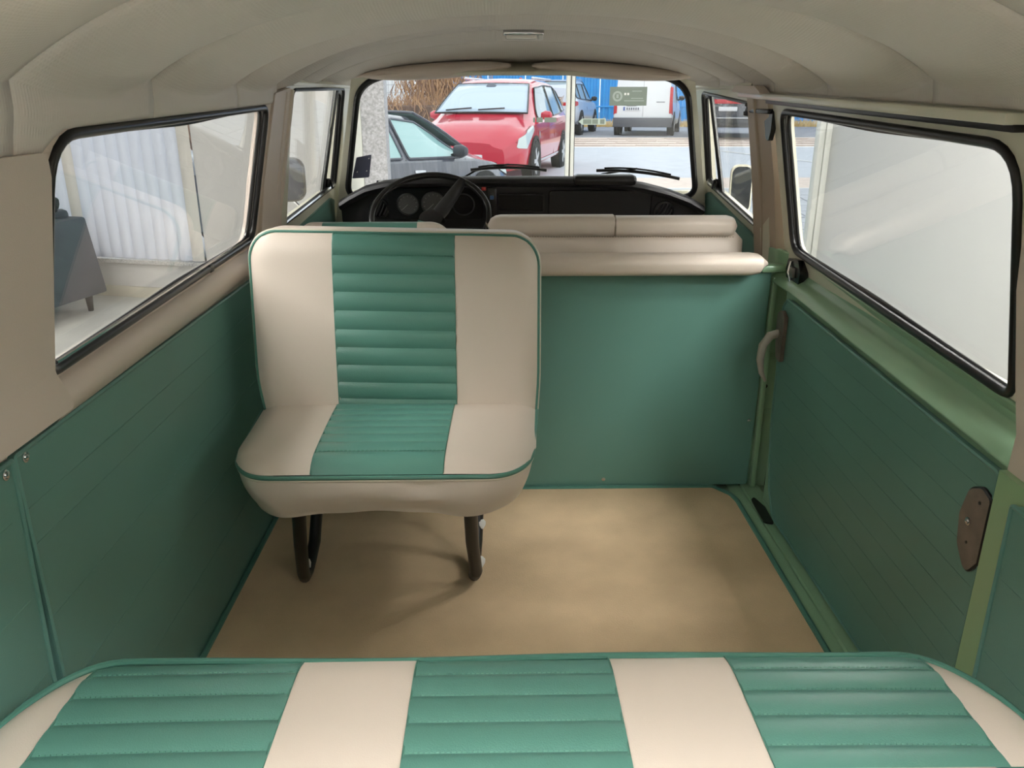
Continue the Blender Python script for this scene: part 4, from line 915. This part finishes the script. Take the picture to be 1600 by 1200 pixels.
    for nm in ('screen', 'rear_screen'):
        if nm in P:
            (xa, za, wa), (xb, zb_, wb) = P[nm]; sgx = 1 if nm == 'screen' else -1
            def sm_(u, v, xa=xa, za=za, wa=wa, xb=xb, zb_=zb_, wb=wb, sgx=sgx):
                t = v; w = wa + (wb - wa) * t; y = -w + 2 * w * u; q = (2 * u - 1) ** 2
                return (xa + (xb - xa) * t - sgx * .05 * q, y, za + (zb_ - za) * t + .046 + .02 * math.sin(PI * t) - .012 * q)
            o = MB().grid(sm_, 18, 8).build('windscreen' if sgx > 0 else 'rear_window', P.get('sglass', wg), body)
            md = o.modifiers.new('t', 'SOLIDIFY'); md.thickness = .012; md.offset = 0
            edge = [sm_(k / 12, 0) for k in range(13)] + [sm_(1, k / 6) for k in range(1, 7)] + [sm_(1 - k / 12, 1) for k in range(1, 13)] + [sm_(0, 1 - k / 6) for k in range(1, 6)]
            MB().tube(edge, .016, True, 5).build('screen_trim', trimm, body)
            if sgx > 0:
                a = [Vector(sm_(.12 + .02 * k, .03 + .004 * k)) + Vector((.02, 0, .025)) for k in range(15)]; MB().tube(a, .012, n=5).build('wiper', BLACKS, body)
                a = [Vector(sm_(.48 + .02 * k, .03 + .004 * k)) + Vector((.02, 0, .025)) for k in range(15)]; MB().tube(a, .012, n=5).build('wiper', BLACKS, body)
                c = Vector(sm_(.5, .86)); MB().lathe([(.10, -.01), (.08, .012), (.01, .016)], Matrix.Translation(c) @ Matrix.Rotation(.9, 4, 'Y'), 14).build('sensor_pod', mat('sensor_grey', (96, 104, 118), .4), body)
    for (nm, a, b, m) in P.get('boxes', []): box(nm, a, b, m, body, .015)
    return R
LAMPG = mat('headlamp_glass', (206, 216, 214), .1, spec=.8); REDL = mat('tail_lamp_red', (200, 40, 50), .2); PLATE = mat('plate_white', (228, 230, 234), .4); PRINT = mat('plate_print', (110, 112, 124), .5)
CHR = mat('bright_trim', (220, 222, 226), .25, metal=.7)
MPV = dict(st=[(-2.36, .70, .34, .80, .60, .90), (-2.28, .84, .26, .98, .62, 1.35), (-1.9, .91, .24, 1.04, .64, 1.58), (-1.2, .93, .24, 1.02, .67, 1.65), (0, .94, .22, .99, .68, 1.66), (.45, .94, .22, .97, .66, 1.62), (.75, .94, .22, .96, .65, 1.50), (1.35, .94, .22, .95, .72, 1.13), (1.62, .93, .22, .90, .74, 1.02), (2.0, .90, .22, .82, .70, .92), (2.22, .80, .22, .70, .58, .80), (2.36, .62, .26, .56, .44, .66)],
           windows=[[(-.35, 1.03), (.98, .99), (.62, 1.30), (.42, 1.50), (-.35, 1.55)], [(-1.45, 1.07), (-.42, 1.03), (-.42, 1.55), (-1.3, 1.54)], [(-2.05, 1.12), (-1.52, 1.08), (-1.4, 1.52), (-1.75, 1.46)]],
           screen=((1.50, 1.06, .80), (.62, 1.525, .64)), mirror=(.78, 1.02), axles=(1.40, -1.42), wr=.335, sglass=mat('pale_screen', (188, 204, 222), .08, spec=.9),
           decals=[('headlamp', [(2.24, .58), (1.98, .56), (1.46, .84), (1.52, .91), (1.85, .84), (2.16, .72)], LAMPG), ('lower_trim', [(-1.0, .33), (1.0, .30), (1.0, .335), (-1.0, .365)], CHR), ('fender_badge', [(1.02, .70), (1.10, .68), (1.10, .80), (1.02, .82)], CHR)],
           lines=[[(1.0, .34), (1.02, .6), (.98, .95)], [(-.38, .34), (-.38, .7), (-.38, 1.0)], [(-1.4, .9), (-.5, .86), (.9, .80)], [(1.62, .90), (1.9, .83), (2.22, .66)]], line_mat=mat('red_gap', (120, 20, 34), .5),
           boxes=[('number_plate', (2.30, -.26, .38), (2.375, .26, .48), PLATE), ('roof_rail', (-1.6, .60, 1.645), (.2, .64, 1.69), CHR), ('roof_rail', (-1.6, -.64, 1.645), (.2, -.60, 1.69), CHR), ('grille', (2.28, -.40, .52), (2.35, .40, .66), BLACKS), ('lower_grille', (2.30, -.5, .28), (2.37, .5, .37), BLACKS), ('roof_fin', (-1.75, -.02, 1.63), (-1.62, .02, 1.72), REDL)])
REDP = mat('red_car_paint', (205, 40, 66), .22, coat=1); DARKP = mat('dark_grey_car_paint', (88, 90, 102), .25, coat=1, var=.25, vscale=4, stretch=(6, 1, 1)); SILV = mat('silver_car_paint', (206, 212, 226), .28, coat=.8); WHT = mat('white_car_paint', (238, 240, 242), .3, coat=.6); BLKP = mat('black_car_paint', (44, 46, 56), .22, coat=1)
def head(dx, dy): return math.atan2(dy, dx)
car('bright red family car parked facing the hall', 'car', (.094, 15.56, gz(15)), head(-.242, -.97), MPV, REDP)
SED = dict(st=[(-2.2, .62, .38, .74, .52, .86), (-2.1, .80, .28, .92, .56, 1.0), (-1.6, .88, .22, .96, .57, 1.24), (-1.0, .90, .2, .95, .58, 1.41), (-.3, .90, .2, .93, .58, 1.45), (.3, .90, .2, .91, .57, 1.39), (.7, .90, .2, .89, .60, 1.19), (1.15, .90, .2, .87, .68, .98), (1.6, .89, .2, .80, .70, .88), (1.95, .84, .22, .70, .62, .77), (2.15, .70, .26, .60, .46, .66)],
           windows=[[(-.16, .94), (.98, .90), (.62, 1.17), (.28, 1.32), (-.16, 1.37)], [(-1.25, .98), (-.26, .945), (-.26, 1.375), (-.85, 1.33)]],
           screen=((1.12, .99, .72), (.36, 1.39, .56)), mirror=(.72, .95), axles=(1.32, -1.33), wr=.32, mirror_mat=mat('mirror_dark', (66, 68, 78), .3),
           glass=mat('aqua_car_glass', (168, 206, 206), .08, spec=.9), trim=mat('grey_trim', (96, 98, 108), .3, metal=.4),
           decals=[('headlamp', [(2.08, .58), (1.72, .70), (1.78, .76), (2.02, .68)], LAMPG), ('door_handle', [(-.1, .78), (.1, .77), (.1, .80), (-.1, .81)], CHR), ('door_handle', [(-1.1, .82), (-.9, .81), (-.9, .84), (-1.1, .85)], CHR)],
           lines=[[(.95, .3), (1.0, .6), (.95, .88)], [(-.21, .26), (-.21, .6), (-.21, .93)], [(-1.9, .62), (-.5, .58), (1.2, .52), (1.9, .52)]], boxes=[('number_plate', (2.08, -.26, .34), (2.165, .26, .44), PLATE)])
car('dark grey wet car parked nose away left of the red car', 'car', (-1.62, 9.95, gz(10)), head(.54, .84), SED, DARKP)
SUVP = dict(st=[(-2.15, .70, .40, .95, .60, 1.05), (-2.08, .86, .34, 1.02, .60, 1.40), (-1.8, .90, .30, 1.04, .62, 1.60), (-1, .92, .3, 1.02, .66, 1.66), (0, .92, .3, 1.0, .66, 1.66), (.4, .92, .3, .99, .64, 1.58), (1.1, .92, .3, .98, .70, 1.12), (1.7, .9, .3, .92, .72, 1.02), (2.1, .78, .32, .78, .6, .86), (2.2, .66, .4, .7, .5, .76)],
            windows=[[(-.3, 1.06), (.85, 1.03), (.35, 1.48), (-.3, 1.53)], [(-1.3, 1.08), (-.38, 1.06), (-.38, 1.53), (-1.2, 1.52)], [(-1.85, 1.12), (-1.38, 1.09), (-1.28, 1.50), (-1.62, 1.46)]],
            screen=((1.12, 1.10, .74), (.42, 1.58, .60)), rear_screen=((-2.14, 1.08, .68), (-1.9, 1.54, .56)), mirror=(.7, 1.06), axles=(1.33, -1.33), wr=.34, mirror_mat=BLACKS,
            decals=[('tail_lamp', [(-2.12, .86), (-1.84, .90), (-1.84, 1.0), (-2.10, 1.02)], REDL), ('sill', [(-2.0, .32), (1.95, .32), (1.95, .44), (-2.0, .44)], mat('grey_cladding', (118, 120, 128), .6))],
            lines=[[(-.34, .46), (-.34, .8), (-.34, 1.04)]], boxes=[('tail_lamp', (-2.17, .46, .88), (-2.10, .74, .98), REDL), ('tail_lamp', (-2.17, -.74, .88), (-2.10, -.46, .98), REDL), ('number_plate', (-2.18, -.26, .74), (-2.12, .26, .84), PLATE), ('rear_bumper', (-2.2, -.7, .36), (-2.1, .7, .56), mat('grey_cladding', (118, 120, 128), .6)), ('roof_rail', (-1.6, .60, 1.64), (.2, .64, 1.69), CHR), ('roof_rail', (-1.6, -.64, 1.64), (.2, -.60, 1.69), CHR)])
car('silver off-roader parked nose away right of the red car', 'car', (2.2, 28.3, gz(28)), head(.27, .963), SUVP, SILV)
DS = dict(SUVP); DS['boxes'] = [('tail_lamp_bar', (-2.18, -.80, .96), (-2.09, .80, 1.08), REDL), ('number_plate', (-2.19, -.26, .76), (-2.12, .26, .88), PLATE), ('rear_bumper', (-2.2, -.74, .34), (-2.1, .74, .56), BLACKS), ('chrome_strip', (-2.21, -.6, .56), (-2.15, .6, .59), CHR)]
car('black off-roader with full-width red tail lamp seen through the passenger window', 'car', (7.2, 26.1, gz(26)), head(.27, .963), DS, BLKP)
VAN = dict(st=[(-2.1, .86, .30, 1.02, .80, 1.78), (-2.06, .90, .28, 1.02, .80, 1.83), (-1, .92, .26, 1.0, .80, 1.86), (.3, .92, .24, .98, .78, 1.85), (.6, .92, .24, .97, .74, 1.72), (1.3, .92, .24, .95, .74, 1.18), (1.7, .9, .24, .88, .72, 1.02), (2.1, .74, .28, .74, .56, .82)],
           windows=[[(-.2, 1.06), (1.0, 1.02), (.55, 1.50), (-.2, 1.55)]], screen=((1.32, 1.16, .76), (.62, 1.70, .68)), mirror=(.85, 1.08), axles=(1.35, -1.35), wr=.32, mirror_mat=BLACKS,
           decals=[('tail_lamp', [(-2.09, .62), (-1.98, .62), (-1.98, 1.45), (-2.09, 1.45)], REDL)],
           lines=[[(-.3, .4), (-.3, .9), (-.3, 1.5)]],
           boxes=[('tail_lamp', (-2.13, .80, .66), (-2.08, .895, 1.42), REDL), ('tail_lamp', (-2.13, -.895, .66), (-2.08, -.80, 1.42), REDL), ('door_gap', (-2.108, -.006, .56), (-2.09, .006, 1.78), mat('grey_gap', (170, 172, 176), .5)),
                  ('rear_bumper', (-2.2, -.90, .26), (-2.04, .90, .54), mat('grey_bumper', (84, 86, 94), .6)), ('number_plate', (-2.125, .08, .74), (-2.10, .60, .86), PLATE), ('plate_band', (-2.128, .55, .745), (-2.12, .60, .855), mat('plate_blue', (60, 90, 170), .5)), ('plate_lamp', (-2.135, .2, .88), (-2.10, .52, .92), mat('grey_gap2', (150, 152, 156), .5)),
                  ('model_badge', (-2.112, -.66, .98), (-2.10, -.40, 1.01), mat('grey_gap2', (150, 152, 156), .5))] + [('plate_print', (-2.129, .12 + k * .068, .765), (-2.12, .16 + k * .068, .835), PRINT) for k in range(6)])
car('white delivery van parked with its rear towards the hall', 'van', (5.09, 28.0, gz(27)), head(.27, .963), VAN, WHT, name='van')

# ---- blue corrugated wall, hedge, fence, trailer
BLUE = mat('blue_sheet_metal', (62, 158, 226), .45, var=.08, vscale=2); 
bw = thing('sheet_metal_wall', 'bright blue corrugated metal wall behind the parked vehicles', 'wall', (5, 34.2, gz(34)))
prof = []
for k in range(6): x = k * .25; prof += [(x, 0), (x + .08, 0), (x + .11, .05), (x + .19, .05), (x + .22, 0)]
bm_ = MB()
for i in range(len(prof) - 1):
    (xa, ya), (xb, yb) = prof[i], prof[i + 1]; bm_.add([(xa, -ya, 0), (xb, -yb, 0), (xb, -yb, 3.1), (xa, -ya, 3.1)], [[0, 1, 2, 3]])
s0 = bm_.build('panel', BLUE, bw); 
for k in range(16):
    o = s0 if k == 0 else put(bpy.data.objects.new('panel', s0.data), bw)
    o.location = (-6.8 + k * 1.5, (k % 2) * .012, .22)
for z in (.22, .75, 3.3): box('rail', (-6.8, -.07, z - .03), (17.2, .03, z + .03), BLUE, bw, .01)
dg = MB(); rnd = random.Random(3)
for k in range(2600):
    x = rnd.uniform(-1, 19); y = rnd.uniform(33.2, 34.0); h = rnd.uniform(.08, .38); dx = rnd.uniform(-.12, .12); z = gz(y)
    dg.add([(x - .02, y, z), (x + .02, y, z), (x + dx, y + rnd.uniform(-.1, .1), z + h)], [[0, 1, 2]])
tag(dg.build('dry_grass', mat('dry_yellow_grass', (214, 182, 120), .9), smooth=False), 'dry yellow grass along the foot of the blue wall', 'grass', kind='stuff')
hd_ = thing('hedge', 'brown leafless hedge behind the dark grey car', 'hedge', (-3.6, 21.0, gz(21)))
BR1 = mat('brown_twigs', (150, 118, 98), .9, var=.3, vscale=3); BR2 = mat('ochre_leaves', (190, 150, 112), .9)
tw = MB(); lf = MB(); rnd = random.Random(5)
for k in range(9000):
    x = rnd.uniform(-4.0, 5.2); y = rnd.uniform(-.5, .5); z = rnd.uniform(0, 1.08) ; L = rnd.uniform(.12, .32); a = rnd.uniform(-.8, .8); b = rnd.uniform(-.5, .5)
    p = Vector((x, y, z)); d = Vector((math.sin(a), math.sin(b) * .5, math.cos(a))) * L; w = Vector((.012, 0, 0))
    (lf if (z > .8 and rnd.random() < .55) or rnd.random() < .12 else tw).add([p - w, p + w, p + d + w * .4, p + d - w * .4], [[0, 1, 2, 3]])
for k in range(2600):
    x = rnd.gauss(2.1, .42); y = rnd.uniform(-.6, .6); z = rnd.uniform(.6, 2.4); L = rnd.uniform(.2, .5); a = rnd.uniform(-.6, .6) ; p = Vector((x, y + .8, z)); d = Vector((math.sin(a), rnd.uniform(-.2, .2), math.cos(a))) * L; w = Vector((.012, 0, 0))
    (lf if rnd.random() < .6 else tw).add([p - w, p + w, p + d + w * .4, p + d - w * .4], [[0, 1, 2, 3]])
t1 = tw.build('twigs', BR1, hd_, smooth=False); t1['kind'] = 'stuff'; t2 = lf.build('dry_leaves', BR2, hd_, smooth=False); t2['kind'] = 'stuff'
MB().box((-4.0, -.35, 0), (5.0, .35, 1.05), .1).build('core', mat('hedge_core', (112, 90, 78), .95, var=.4, vscale=6), hd_)
fe = thing('wire_fence', 'thin steel mesh fence behind the hedge', 'fence', (-4.2, 24.0, gz(24)))
for k in range(4): box('post', (-4 + k * 2.3, -.03, 0), (-3.94 + k * 2.3, .03, 2.1), mat('blue_grey_post', (120, 130, 170), .5), fe, .004)
wm = MB()
for k in range(60): wm.tube([(-4 + k * .115, 0, .1), (-4 + k * .115, 0, 2.05)], .006, n=3, cap=False)
for k in range(10): wm.tube([(-4, 0, .1 + k * .2), (2.9, 0, .1 + k * .2)], .006, n=3, cap=False)
o = wm.build('mesh_wires', mat('fence_wire', (150, 152, 160), .5), fe); o['kind'] = 'stuff'
tr = thing('trailer', 'white box trailer with red lamps behind the wire fence', 'trailer', (-4.35, 28.5, gz(28)))
box('box_body', (-2.6, -1, .6), (1.6, 1, 3.0), WHT, tr, .05); box('chassis', (-2.5, -.9, .42), (1.5, .9, .62), BLACKS, tr, .02)
for x in (-.35, -.3):
    pass
for z in (.95, 1.5): box('lamp', (-.28, -1.03, z), (-.14, -.98, z + .16), REDL, tr, .01)
for x in (-1.2, .4): MB().lathe([(.2, -.1), (.38, -.09), (.4, .05), (.36, .1), (.1, .1)], Matrix.Translation((x, -.95, .40)) @ Matrix.Rotation(PI / 2, 4, 'X'), 20).build('wheel', MATS['tyre'], tr)
for o in bpy.data.objects:
    if '_set' in o.keys(): del o['_set']
